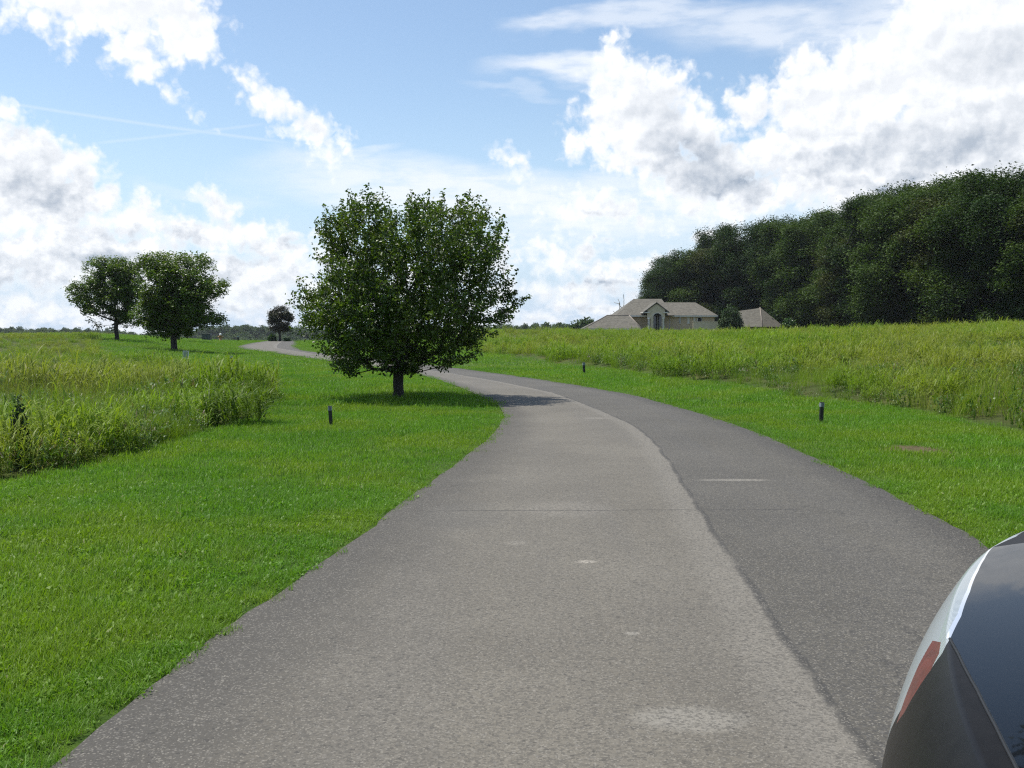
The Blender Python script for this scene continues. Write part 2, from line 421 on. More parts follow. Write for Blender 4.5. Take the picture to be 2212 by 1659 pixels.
field_c = mix(n2.step(.4, .7) * .6, field_c, (.035, .030, .014))
bx_, by_ = G(1985, 972); gxx, gyy, _ = xyz(P_)
dd = vmath('LENGTH', mapping(vec(nt, gxx + (n2 - .5)*.3, gyy + (n2 - .5)*.4, 0.0), (bx_, by_, 0), (0, 0, 0), (.55, .62, 1), 'TEXTURE'))
lawn_c = mix((1.0 - dd).step(0.0, .4), lawn_c, mix(n2.step(.35, .65), (.075, .062, .030), (.125, .10, .055)))
setin(nt, b, 'Base Color', mix(fl, lawn_c, field_c)); b.inputs['Roughness'].default_value = .9; b.inputs['Specular IOR Level'].default_value = .15
setin(nt, b, 'Normal', bump(nt, n2, .8, .05))
tag(link('ground', gme, m), kind='structure')

# ------------------------------------------------------------------ road
jl = (fbm(YR*1.3, YR*0, 21) - .5) * .07 + (fbm(YR*5, YR*0, 22) - .5) * .05
jr = (fbm(YR*1.1, YR*0+3, 23) - .5) * .08 + (fbm(YR*5, YR*0+9, 24) - .5) * .04
js = (fbm(YR*2.2, YR*0+3, 25) - .5) * .045
rows = []; uu = []
for k in range(17):
    if k <= 8: t = k/8; x = (XL + jl) * (1-t) + (XS + js) * t; u = np.full_like(x, t)
    else: t = (k-8)/8; x = (XS + js) * (1-t) + (XR + jr) * t; u = np.full_like(x, 1+t)
    rows.append(x); uu.append(u)
RX = np.stack(rows, 1); RU = np.stack(uu, 1); RY = np.repeat(YR[:, None], 17, 1)
crown = .012 + 0.0*RX
drop_ = H(RX, RY)
crown = crown + np.where(RY > 120, drop_, 0) + np.where(RY > 120, .02, 0)*sstep(RY,120,150)
idx = np.arange(RX.size).reshape(RX.shape)
rf = np.stack([idx[:-1,:-1], idx[:-1,1:], idx[1:,1:], idx[1:,:-1]], -1).reshape(-1, 4)
rme = np_mesh('road', np.stack([RX.ravel(), RY.ravel(), crown.ravel()], -1), rf, 4, {'across': RU.ravel()}, True)
m, nt, b, _ = new_mat('worn_asphalt')
P_ = world_pos(nt); u = attr(nt, 'across'); px_, py_, _z = xyz(P_)
ag = voro(P_, 85, 'F1', 'Color'); agr, agg, agb = xyz(ag)
ag2 = voro(P_, 70, 'F1', 'Color'); a2r, _a, _b = xyz(ag2)
grain = noise(P_, 60, 4, .7)
big = noise(P_, .45, 5, .6); mid = noise(P_, 2.2, 5, .6)
streak = noise(mapping(P_, scale=(1.6, .10, 1)), .9, 4, .6)
left = 1.0 - u.step(.985, 1.015)
uw = u + (noise(P_, 14, 3, .6) - .5) * .022
left = 1.0 - uw.step(.99, 1.01)
base_l = mix(big.step(.35, .68), (.134, .122, .100), (.174, .159, .130))
base_r = mix(big.step(.35, .68), (.086, .080, .067), (.114, .106, .089))
c = mix(left, base_r, base_l)
c = mix(streak.step(.4, .7) * .35, c, mix(left, (.085, .083, .082), (.125, .118, .108)))
# paler, worn strip along the joint and dark oily margins
band = uw.step(.86, .95) * left
c = mix(band * .5, c, (.22, .205, .178))
seam = (1.0 - ((uw - 1.0).abs() * 1.0).step(0.004, 0.016)) * (mid.step(.3, .5))
c = mix(seam * .75, c, (.03, .03, .03))
mg = (1.0 - (u + (mid - .5) * .25).step(.03, .36)).max((u + (mid - .5) * .2).step(1.72, 1.95))
c = mix(mg * .72, c, (.050, .047, .042))
def patch(cx, cy, rx, ry, rot=0.0, soft=.5):
    q = mapping(vec(nt, px_ + (mid - .5) * rx * .9, py_ + (grain - .5) * ry * .5, 0.0), (cx, cy, 0), (0, 0, rot), (rx, ry, 1), 'TEXTURE')
    return (1.0 - vmath('LENGTH', q)).step(0.0, soft)
def gp(px, py): return G(px, py)
for (qx, qy, rx, ry, a_, cc) in [(1268,1222,.085,.055,.75,(.36,.33,.28)),(1370,1382,.05,.035,.55,(.33,.31,.27)),(1505,1575,.30,.17,.45,(.30,.285,.25)),
                                 (1588,1041,.42,.10,.6,(.30,.28,.24)),(1120,1180,.10,.10,.3,(.3,.28,.24)),(1230,1105,.5,.5,.25,(.26,.24,.21)),(1290,905,.30,.12,.5,(.33,.31,.27)),(1000,1120,.45,.8,.35,(.10,.097,.09))]:
    X, Y = gp(qx, qy); c = mix(patch(X, Y, rx, ry) * a_, c, cc)
# long cross crack with branches
crk = (py_ - (8.47) + (noise(vec(nt, px_, 0.0, 0.0), 2.2, 5, .7) - .5) * .16 - px_ * .02).abs()
c = mix((1.0 - crk.step(.006, .022)) * (px_.step(-1.0, -.4)) * (1.0 - px_.step(2.3, 2.7)) * .75, c, (.04, .038, .036))
vc = voro(vmath('ADD', P_, vmath('SCALE', vmath('SUBTRACT', noise(P_, 1.6, 4, .6, out=1), (.5,.5,.5)), scale=.7)), 1.15, 'DISTANCE_TO_EDGE')
cr2 = (1.0 - vc.step(.004, .014)) * u.step(1.1, 1.2) * noise(P_, .8, 3, .5).step(.48, .6) * (1.0 - py_.step(7, 14))
c = mix(cr2 * .6, c, (.045, .043, .04))
# stones in the binder
c = mix((agr.step(.25, .95)) * .68, c, mix(left, (.055, .054, .053), (.085, .08, .07)))
ag3 = voro(P_, 150, 'F1', 'Color'); _r3, a3g, _b3 = xyz(ag3)
c = mix((a3g.step(.82, .98)) * .6, c, (.26, .242, .205))
c = mix((agg.step(.90, .98)) * .22, c, (.27, .255, .23))
c = mix((a2r.step(.94, .99)) * .45, c, (.035, .034, .033))
c = mix((grain - .5)._m('ABSOLUTE') * 1.0, c, (.05, .05, .05))
setin(nt, b, 'Base Color', c); b.inputs['Roughness'].default_value = .82; b.inputs['Specular IOR Level'].default_value = .25
setin(nt, b, 'Normal', bump(nt, (agr * .6 + grain * .6 + a2r * .3), .55, .006))
tag(link('road', rme, m), kind='structure')

# ------------------------------------------------------------------ grass
def blades(n, R, hmin, hmax, width, nseg, lean=.35, curl=.6, rng=RNG, top=0.15, stemz=0.0, rpow=.5):
    """n grass blades in a disc of radius R -> verts, quads, rnd, along"""
    rr = R * rng.random(n)**rpow; th = rng.random(n)*2*math.pi
    bx, by = rr*np.cos(th), rr*np.sin(th)
    L = rng.uniform(hmin, hmax, n); hd = rng.random(n)*2*math.pi; w = width*rng.uniform(.6, 1.3, n)
    ln = np.abs(rng.normal(0, lean, n)) + .05; cu = rng.uniform(.2, 1, n)*curl
    V = []; rnd = rng.random(n); z0 = stemz * rng.random(n)
    x, z = np.zeros(n), np.zeros(n); ang = ln.copy()
    sx, sy = -np.sin(hd), np.cos(hd)
    for k in range(nseg+1):
        t = k/nseg; ww = w * (1 - t)**.7 * .5 if k < nseg else w * 0.04
        cx_ = bx + np.cos(hd)*x; cy_ = by + np.sin(hd)*x; cz = z + z0
        V.append(np.stack([cx_ - sx*ww, cy_ - sy*ww, cz], -1)); V.append(np.stack([cx_ + sx*ww, cy_ + sy*ww, cz], -1))
        x = x + np.sin(ang)*L/nseg; z = z + np.cos(ang)*L/nseg; ang = ang + cu * (.5 + t) * 1.6 / nseg * 1.5
    V = np.stack(V, 1)          # n, 2(nseg+1), 3
    m_ = 2*(nseg+1)
    f = np.array([[2*k, 2*k+1, 2*k+3, 2*k+2] for k in range(nseg)])
    Fc = (f[None] + (np.arange(n)*m_)[:, None, None]).reshape(-1, 4)
    al = np.tile(np.repeat(np.linspace(0, 1, nseg+1), 2), n)
    return V.reshape(-1, 3), Fc, np.repeat(rnd, m_), al
def cat(parts):
    V, Fs, A, B, o = [], [], [], [], 0
    for v, f, a, b_ in parts: V.append(v); Fs.append(f + o); A.append(a); B.append(b_); o += len(v)
    return np.concatenate(V), np.concatenate(Fs), np.concatenate(A), np.concatenate(B)
def clump(name, parts, mat):
    v, f, a, al = cat(parts); me = np_mesh(name, v, f, 4, {'rnd': a, 'along': al}); me.materials.append(mat)
    return bpy.data.objects.new(name, me)
def leafmat(name, fresh, dry, dryness=.12, tip=None, trans=.35, rough=.5, spec=.3, patch_scale=.12, dark=None, patch_c=None, bright=1.0):
    m, nt, b, out = new_mat(name)
    r = attr(nt, 'rnd'); al = attr(nt, 'along'); P_ = world_pos(nt); o = orand(nt)
    c = mix((r * .6 + o * .4), tuple(x*.72*bright for x in fresh), tuple(x*1.28*bright for x in fresh))
    c = mix(noise(P_, .22, 3, .5).step(.35, .65), mix(1.0, c, (.80, .84, .9), 'MULTIPLY'), c)
    if patch_c: c = mix(noise(P_, patch_scale, 4, .55).step(.42, .62) * .75, c, patch_c)
    c = mix((r * .8 + o * .2).step(1 - dryness*1.6, 1 - dryness*.6), c, dry)
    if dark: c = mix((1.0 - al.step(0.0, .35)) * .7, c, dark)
    if tip: c = mix(al.step(.45, 1.0) * .5, c, tip)
    setin(nt, b, 'Base Color', c); b.inputs['Roughness'].default_value = rough; b.inputs['Specular IOR Level'].default_value = spec
    t = nt.nodes.new('ShaderNodeBsdfTranslucent'); setin(nt, t, 0, mix(1.0, c, (1.25, 1.35, .6), 'MULTIPLY'))
    ms = nt.nodes.new('ShaderNodeMixShader'); ms.inputs[0].default_value = trans
    nt.links.new(b.outputs[0], ms.inputs[1]); nt.links.new(t.outputs[0], ms.inputs[2]); nt.links.new(ms.outputs[0], out.inputs[0])
    return m
M_LAWN = leafmat('lawn_grass_blade', (.138, .285, .022), (.26, .25, .10), .05, patch_c=(.195, .292, .022), patch_scale=.5, trans=.38, rough=.5)
M_FIELD = leafmat('meadow_grass_blade', (.192, .298, .022), (.34, .31, .12), .08, patch_c=(.245, .262, .050), patch_scale=.11, trans=.4, rough=.5, spec=.2)
M_WEED = leafmat('meadow_weed_leaf', (.090, .165, .020), (.16, .13, .07), .15, trans=.3, rough=.45)
M_SEED = leafmat('meadow_seed_head', (.15, .14, .065), (.22, .19, .10), .3, trans=.2, rough=.7)

def scatter(name, pts, variants, label, cat_, sc, kind='stuff', tilt=.12, idx_=None, rng=RNG):
    """one object: a geometry-nodes scatter of the clump variants over its points"""
    n = len(pts)
    me = bpy.data.meshes.new(name); me.vertices.add(n); me.vertices.foreach_set('co', np.asarray(pts, np.float32).ravel())
    me.update()
    ix = rng.integers(0, len(variants), n) if idx_ is None else idx_
    a = me.attributes.new('pick', 'INT', 'POINT'); a.data.foreach_set('value', ix.astype(np.int32))
    rot = np.stack([rng.normal(0, tilt, n), rng.normal(0, tilt, n), rng.random(n)*2*math.pi], -1)
    a = me.attributes.new('turn', 'FLOAT_VECTOR', 'POINT'); a.data.foreach_set('vector', rot.astype(np.float32).ravel())
    s_ = np.asarray(sc, float) * rng.uniform(.8, 1.25, n)
    a = me.attributes.new('grow', 'FLOAT_VECTOR', 'POINT'); a.data.foreach_set('vector', np.stack([s_, s_, s_*rng.uniform(.8, 1.2, n)], -1).astype(np.float32).ravel())
    o = bpy.data.objects.new(name, me); col.objects.link(o)
    g = bpy.data.node_groups.new('scatter_' + name, 'GeometryNodeTree')
    g.interface.new_socket('Geometry', in_out='INPUT', socket_type='NodeSocketGeometry')
    g.interface.new_socket('Geometry', in_out='OUTPUT', socket_type='NodeSocketGeometry')
    gi = g.nodes.new('NodeGroupInput'); go = g.nodes.new('NodeGroupOutput'); jn = g.nodes.new('GeometryNodeJoinGeometry')
    def na(nm, t):
        q = g.nodes.new('GeometryNodeInputNamedAttribute'); q.data_type = t; q.inputs[0].default_value = nm; return q
    pk, tr, gr = na('pick', 'INT'), na('turn', 'FLOAT_VECTOR'), na('grow', 'FLOAT_VECTOR')
    for i, vo in enumerate(variants):
        cmp_ = g.nodes.new('FunctionNodeCompare'); cmp_.data_type = 'INT'; cmp_.operation = 'EQUAL'
        ii = [q for q in cmp_.inputs if q.type == 'INT']
        g.links.new(pk.outputs['Attribute'], ii[0]); ii[1].default_value = i
        oi = g.nodes.new('GeometryNodeObjectInfo'); oi.inputs[0].default_value = vo; oi.inputs['As Instance'].default_value = True
        ip = g.nodes.new('GeometryNodeInstanceOnPoints')
        g.links.new(gi.outputs[0], ip.inputs['Points']); g.links.new(cmp_.outputs[0], ip.inputs['Selection'])
        g.links.new(oi.outputs['Geometry'], ip.inputs['Instance'])
        e2r = g.nodes.new('FunctionNodeEulerToRotation'); g.links.new(tr.outputs['Attribute'], e2r.inputs[0])
        g.links.new(e2r.outputs[0], ip.inputs['Rotation']); g.links.new(gr.outputs['Attribute'], ip.inputs['Scale'])
        g.links.new(ip.outputs[0], jn.inputs[0])
    g.links.new(jn.outputs[0], go.inputs[0])
    md = o.modifiers.new('scatter', 'NODES'); md.node_group = g
    tag(o, label, cat_, kind=kind)
    return o
def sample(y0, y1, dens, bmin=-.60, bmax=.60, side=2.0, rng=RNG, xmax=None):
    """random points in the wedge the camera (and a step aside) can see"""
    A = .5*(bmax-bmin)*(y1*y1-y0*y0) + 2*side*(y1-y0); n = int(A*dens)
    y = np.sqrt(rng.uniform(y0*y0, y1*y1, n)); x = rng.uniform(bmin, bmax, n)*y + rng.uniform(-side, side, n)
    return x, y
def put(x, y, dz=0.0): return np.stack([x, y, H(x, y) + dz], -1)
rl = np.random.default_rng(3)
near_l = [clump('lawn_tuft_near', [blades(34, .10, .035, .085, .0042, 3, .55, .8, rl)], M_LAWN) for _ in range(6)]
near_l += [clump('lawn_tuft_clover', [blades(20, .10, .03, .055, .004, 2, .5, .5, rl), blades(26, .10, .015, .03, .016, 2, 1.0, .9, rl, stemz=.03)], M_LAWN) for _ in range(3)]
mid_l = [clump('lawn_tuft_mid', [blades(60, .20, .03, .065, .007, 2, .5, .8, rl)], M_LAWN) for _ in range(5)]
far_l = [clump('lawn_tuft_far', [blades(100, .6, .03, .06, .018, 2, .5, .8, rl)], M_LAWN) for _ in range(4)]
P3, SC3, IX3, VAR3 = [], [], [], near_l + mid_l + far_l
def lawn_zone(y0, y1, dens, i0, n_var, scale, bare=True):
    x, y = sample(y0, y1, dens, rng=rl)
    k = ~on_road(x, y, -.06 + .13*vnoise(x*6, y*6, 55)) & ~is_field(x, y)
    for (qx, qy) in ((714,919),(1776,914)):
        X_, Y_ = G(qx, qy); k &= ~((np.abs(x-X_) < .14) & (y > Y_-.45) & (y < Y_+.1) & (rl.random(len(x)) < .85))
    if bare:
        bx, by = G(1985, 972); k &= ((x-bx)**2/.25 + (y-by)**2/.35 + (fbm(x*4, y*4, 5)-.5)*1.2) > .6
    # thin, trodden verge right by the asphalt
    dr = np.minimum(np.abs(x - np.interp(y, YR, XL)), np.abs(x - np.interp(y, YR, XR)))
    hs = .72 + .32 * sstep(dr, .05, .9) + .3*(fbm(x*.8, y*.8, 9) - .5)
    x, y, hs = x[k], y[k], hs[k]
    P3.append(put(x, y)); SC3.append(scale * hs); IX3.append(i0 + rl.integers(0, n_var, len(x)))
lawn_zone(1.8, 5.5, 460, 0, 9, .95)
lawn_zone(5.5, 10, 190, 0, 9, 1.1)
lawn_zone(10, 20, 55, 9, 5, 1.0)
lawn_zone(20, 42, 18, 9, 5, 1.6)
lawn_zone(42, 160, 2.2, 14, 4, 1.3)
# taller ragged tufts along the asphalt and a few in the open lawn
yt = np.concatenate([rl.uniform(2.2, 9, 46), rl.uniform(2.2, 16, 60)]); sd_ = rl.random(len(yt)) < .6
xt = np.where(sd_, np.interp(yt, YR, XL) - .04 - np.abs(rl.normal(0, .14, len(yt))), np.interp(yt, YR, XR) + .04 + np.abs(rl.normal(0, .14, len(yt))))
for (tx, ty) in [G(430,1385), G(300,1500), G(190,1560), G(960,1030)]:
    kx = rl.normal(0, .08, 7); ky = rl.normal(0, .08, 7); xt = np.concatenate([xt, tx + kx]); yt = np.concatenate([yt, ty + ky])
kt = ~on_road(xt, yt, 0.0); P3.append(put(xt[kt], yt[kt])); SC3.append(rl.uniform(.45, .95, kt.sum())); IX3.append(np.full(kt.sum(), 18))
VAR3 = VAR3 + [clump('ragged_tuft', [blades(26, .05, .07, .17, .0045, 4, .5, 1.1, rl)], M_LAWN)]
LAWN = scatter('mown_grass', np.concatenate(P3), VAR3, 'short bright green mown grass along both sides of the winding road', 'grass',
        np.concatenate(SC3), idx_=np.concatenate(IX3), tilt=.10, rng=rl)

rf_ = np.random.default_rng(5)
def reed(n, h0, h1, R, wid, seg=5, rng=rf_, mat=None):
    """leafy stems: an upright stalk with arching leaf blades from its joints"""
    parts = []
    for i in range(n):
        h = rng.uniform(h0, h1); th = rng.random()*6.28; r = R*math.sqrt(rng.random()); bx, by = r*math.cos(th), r*math.sin(th)
        lx, ly = rng.normal(0, .10), rng.normal(0, .10)
        v, f, a, al = blades(1, .001, h, h*1.01, .008, 4, .06, .12, rng)
        v = v + np.array([bx, by, 0]); v[:, 0] += lx*v[:, 2]; v[:, 1] += ly*v[:, 2]; parts.append((v, f, a, al))
        k = rng.integers(4, 7)
        for j in range(k):
            z = h*(.18 + .78*j/k); v, f, a, al = blades(1, .001, .28, .52, wid, seg, .6, 1.7, rng)
            al = al*.6 + .4
            v = v + np.array([bx + lx*z, by + ly*z, z]); parts.append((v, f, a, al))
    return parts
fld_n = [clump('meadow_tuft_broad', reed(8, .5, .85, .22, .027), M_FIELD) for _ in range(5)]
fld_n += [clump('meadow_tuft_fine', [blades(70, .25, .35, .75, .007, 4, .28, .7, rf_)], M_FIELD) for _ in range(3)]
fld_n += [clump('meadow_tuft_seed', [blades(16, .25, .65, .95, .006, 4, .16, .35, rf_), blades(40, .25, .3, .6, .008, 4, .3, .8, rf_)], M_FIELD)]
fld_s = [clump('meadow_seed_stalk', [blades(16, .25, .7, .95, .006, 4, .14, .3, rf_)], M_SEED)]
fld_w = [clump('meadow_weed', [blades(90, .25, .05, .16, .028, 3, .9, 1.0, rf_, stemz=.35)], M_WEED) for _ in range(2)]
fld_f = [clump('meadow_tuft_far', reed(9, .5, .85, .5, .040, 3) + [blades(60, .55, .3, .75, .018, 3, .3, .7, rf_)], M_FIELD) for _ in range(4)]
VARF = fld_n + fld_s + fld_w + fld_f      # 9, 1, 2, 4
def field_zone(y0, y1, dens, far, which, scale=1.0):
    x, y = sample(y0, y1, dens, -.62, .62, 3.0, rng=rf_)
    k = is_field(x, y) & ((x < 0) if which == 'l' else (x > -6))
    x, y = x[k], y[k]; n = len(x)
    if far: ix = np.where(rf_.random(n) < .06, 9, 12 + rf_.integers(0, 4, n))
    else:
        q = fbm(x*.35, y*.35, 31); u_ = rf_.random(n)
        ix = np.where(q > .49, rf_.integers(0, 5, n), rf_.integers(5, 9, n)); ix = np.where(u_ < .07, 9, ix)
        ix = np.where((u_ > .90) | ((q < .36) & (u_ > .6)), 10 + rf_.integers(0, 2, n), ix)
    # lower and weedier right at the mown edge
    yy = np.maximum(y, .1); bb = x/yy
    ed = np.where(x < 0, y - np.interp(bb, LNB, LNY), y - np.interp(bb, RFB, RFY))
    rim = sstep(ed, .0, 1.0)
    ix = np.where((ed < .7) & (rf_.random(n) < .35) & (not far), 10 + rf_.integers(0, 2, n), ix)
    h = (np.where(x < 0, .76, .66) + .5*(fbm(x*.28, y*.28, 41) - .5)*2) * (.72 + .28*rim) * np.where((ix == 10) | (ix == 11), 1.35, 1.0)
    if which == 'l': h = h * (1.05 - .5*sstep(y, 21, 36))
    return put(x, y), h*scale, ix
def meadow(name, which, label):
    Z = [field_zone(9, 24, 11, False, which, 1.0), field_zone(24, 45, 6.0, False, which, 1.05), field_zone(45, 80, 1.6, True, which, 1.0), field_zone(80, 205, .45, True, which, 1.0)]
    scatter(name, np.concatenate([z[0] for z in Z]), VARF, label, 'tall grass', np.concatenate([z[1] for z in Z]), idx_=np.concatenate([z[2] for z in Z]), tilt=.10, rng=rf_)
meadow('tall_grass', 'l', 'rough unmown yellow green grass left of the mown strip')
meadow('tall_grass', 'r', 'rough unmown yellow green grass on the slope rising to the right')
# ------------------------------------------------------------------ trees
def bark(name, c):
    m, nt, b, _ = new_mat(name); P_ = objco(nt)
    n = noise(mapping(P_, scale=(6, 6, 1.2)), 3.0, 6, .7)
    setin(nt, b, 'Base Color', mix(n.step(.3, .7), tuple(x*.55 for x in c), tuple(x*1.4 for x in c)))
    b.inputs['Roughness'].default_value = .9; setin(nt, b, 'Normal', bump(nt, n, .8, .03)); return m
M_BARK = bark('grey_brown_bark', (.036, .031, .025))
M_DEAD = bark('bleached_dead_wood', (.30, .26, .22))
def foliage(name, c, var=.45, trans=.28, rough=.38, spec=.5, dry=None, hue=None):
    m, nt, b, out = new_mat(name); r = attr(nt, 'rnd'); o = orand(nt); P_ = objco(nt)
    cc = mix(r, tuple(x*(1-var) for x in c), tuple(x*(1+var) for x in c))
    cl = noise(P_, .55, 3, .5).step(.35, .65)
    cc = mix(cl * .5, cc, hue or (c[0]*1.5, c[1]*1.15, c[2]))
    cc = mix(o * .35, cc, (c[0]*.6, c[1]*.75, c[2]*.9))
    if dry: cc = mix(r.step(.90, .97) * .8, cc, dry)
    setin(nt, b, 'Base Color', cc); b.inputs['Roughness'].default_value = rough; b.inputs['Specular IOR Level'].default_value = spec
    t = nt.nodes.new('ShaderNodeBsdfTranslucent'); setin(nt, t, 0, mix(1.0, cc, (1.5, 1.6, .5), 'MULTIPLY'))
    ms = nt.nodes.new('ShaderNodeMixShader'); ms.inputs[0].default_value = trans
    nt.links.new(b.outputs[0], ms.inputs[1]); nt.links.new(t.outputs[0], ms.inputs[2]); nt.links.new(ms.outputs[0], out.inputs[0])
    return m
M_PEAR = foliage('glossy_dark_leaf', (.068, .118, .018), .5, .3, .38, .4, dry=(.13, .17, .05))
M_MAPLE = foliage('mid_green_leaf', (.072, .128, .016), .4, .3)
M_RED = foliage('dark_red_leaf', (.034, .028, .015), .45, .2, hue=(.028, .050, .014))
M_WOOD = [foliage('woodland_leaf', (.026, .055, .011), .5, .2, .6, .15), foliage('woodland_leaf_bright', (.046, .084, .013), .5, .2, .6, .15), foliage('woodland_leaf_olive', (.046, .062, .015), .5, .2, .6, .15)]
M_CON = foliage('conifer_needle', (.022, .055, .022), .35, .1, .6, .3)
M_FAR = foliage('far_woodland_leaf_hazed', (.055, .095, .028), .35, .15, .7, .2)  # leaf colour lightened to carry part of the distance haze
M_SHRUB = foliage('shrub_leaf', (.040, .095, .020), .4, .25)

def env_fn(prof):
    """prof rows: (z, x_left, x_right) in metres -> inside test"""
    P_ = np.array(sorted(prof)); z, l, r = P_[:,0], P_[:,1], P_[:,2]
    def f(p, depth=1.0):
        L = np.interp(p[:,2], z, l); R_ = np.interp(p[:,2], z, r); c = (L+R_)/2; w = np.maximum((R_-L)/2, .02)
        return ((p[:,0]-c)/w)**2 + (p[:,1]/(w*depth))**2
    return f, z.min(), z.max(), l.min(), r.max()
def grow(prof, n_tips, trunk_h, rng, fork=None, depth=.95, up=.25, shell=.55, bf=.35, dens_noise=.0, lobes=0, lr=.3, uni=0.0):
    f, z0, z1, xl, xr = env_fn(prof); R_ = max(-xl, xr)
    pts = np.zeros((0, 3))
    if lobes:                       # crown as separate billows, thick on top of each
        C = np.zeros((0, 3))
        while len(C) < lobes:
            q = np.stack([rng.uniform(xl, xr, 400), rng.uniform(-R_, R_, 400), rng.uniform(z0, z1, 400)], -1); e = f(q, depth); C = np.concatenate([C, q[(e < .72) & (rng.random(400) < .15 + e)]])
        C = C[:lobes]; LR = lr*R_*2*rng.uniform(.6, 1.25, lobes); w_ = LR**2; w_ /= w_.sum()
        while len(pts) < n_tips*(1-uni):
            k = rng.choice(lobes, 2000, p=w_); d = rng.normal(0, 1, (2000, 3)); d[:,2] = np.where(rng.random(2000) < .7, np.abs(d[:,2]), d[:,2]); d /= np.linalg.norm(d, axis=1, keepdims=True)
            q = C[k] + d*(LR[k]*rng.random(2000)**.28)[:, None]*np.array([1, 1, .72]); e = f(q, depth)
            pts = np.concatenate([pts, q[(e < 1.10) & (q[:,2] > z0*.8) & (q[:,2] < z1*.985)]])
        pts = pts[:int(n_tips*(1-uni))+1]
    while len(pts) < n_tips:
        q = np.stack([rng.uniform(xl, xr, 6000), rng.uniform(-R_, R_, 6000), rng.uniform(z0, z1, 6000)], -1)
        e = f(q, depth); k = (e < 1) & (rng.random(6000) < (shell + (1-shell)*e))
        # lumpy outline
        a = np.arctan2(q[:,1], q[:,0]+1e-6); lump = vnoise(a*2.2+50, q[:,2]*1.3/(z1-z0)*6, 77) 
        k &= (e < .62 + .55*lump) & (vnoise(q[:,0]*2.2/R_*2+9, q[:,2]*2/R_*2 + q[:,1]*2/R_*2, 78) > dens_noise)
        pts = np.concatenate([pts, q[k]])
    pts = pts[:n_tips]
    nodes = [np.array([0, 0, 0.0])]; par = [-1]; plen = [0.0]
    nt_ = 4
    for i in range(1, nt_+1):
        nodes.append(np.array([rng.normal(0, .012)*trunk_h, rng.normal(0, .012)*trunk_h, trunk_h*i/nt_])); par.append(i-1); plen.append(plen[-1]+trunk_h/nt_)
    if fork:
        for i in range(1, 5):
            nodes.append(nodes[nt_] + np.array([0, 0, fork*i/4]) + rng.normal(0, .03*fork, 3)*[1,1,0]); par.append(len(nodes)-2); plen.append(plen[-1]+fork/4)
    order = np.argsort(np.linalg.norm(pts - nodes[nt_], axis=1)); tips = []
    arr = np.zeros((n_tips*4+20, 3)); arr[:len(nodes)] = nodes; pl = np.zeros(len(arr)); pl[:len(nodes)] = plen; n = len(nodes)
    for i in order:
        p = pts[i]; s0 = nt_ if n > nt_ else 0
        dv = p - arr[s0:n]; dd = np.linalg.norm(dv, axis=1)
        pen = np.maximum(0, -dv[:,2]) * .8                        # prefer parents below
        j = int(np.argmin(dd + bf*pl[s0:n] + pen)) + s0
        D_ = p - arr[j]; L = np.linalg.norm(D_); k = 1 if L < .12*R_ else (2 if L < .35*R_ else 4)
        last = j
        for s_ in range(1, k+1):
            t = s_/k; q = arr[j] + D_*t; q = q + np.array([0, 0, -1.0])*up*L*(t*(1-t))*.8
            if s_ < k: q = q + rng.normal(0, .03*L, 3)
            arr[n] = q; pl[n] = pl[last] + np.linalg.norm(q - arr[last]); par.append(last); last = n; n += 1
        tips.append(last)
    return arr[:n], np.array(par), np.array(tips)
def wood_mesh(arr, par, r_trunk, rmin, sides=6, flare=1.35, cut=0.0, rtip=None):
    n = len(arr); w = np.zeros(n); ch = np.zeros(n, int)
    for i in range(1, n): ch[par[i]] += 1
    for i in range(n-1, 0, -1):
        if ch[i] == 0: w[i] = 1
        w[par[i]] += w[i]
    rad = r_trunk * (w / w[0])**.46; rad = np.maximum(rad, rmin)
    V, Fc, o = [], [], 0
    for i in range(1, n):
        if rad[i] < cut: continue
        a, b_ = arr[par[i]], arr[i]; d = b_ - a; L = np.linalg.norm(d)
        if L < 1e-5: continue
        d = d/L if (i > 8 or (i > 4 and par[i] != i-1)) else np.array([0, 0, 1.0]); u = np.cross(d, [0.3, .9, .2]); u /= np.linalg.norm(u); v = np.cross(d, u)
        ra = min(rad[par[i]], rad[i]*1.5) if par[i] > 4 else rad[par[i]]; rb = rad[i]
        if par[i] == 0: ra *= flare
        sd = sides if rad[i] > rmin*3 else 4
        if i <= 6: sd = 12
        t = np.arange(sd)*2*math.pi/sd; ring = np.outer(np.cos(t), u) + np.outer(np.sin(t), v)
        V += [a + ring*ra, b_ + ring*rb]
        k = np.arange(sd); k2 = (k+1) % sd
        Fc.append(np.stack([k, k2, k2+sd, k+sd], -1) + o); o += 2*sd
    return np.concatenate(V), np.concatenate(Fc)
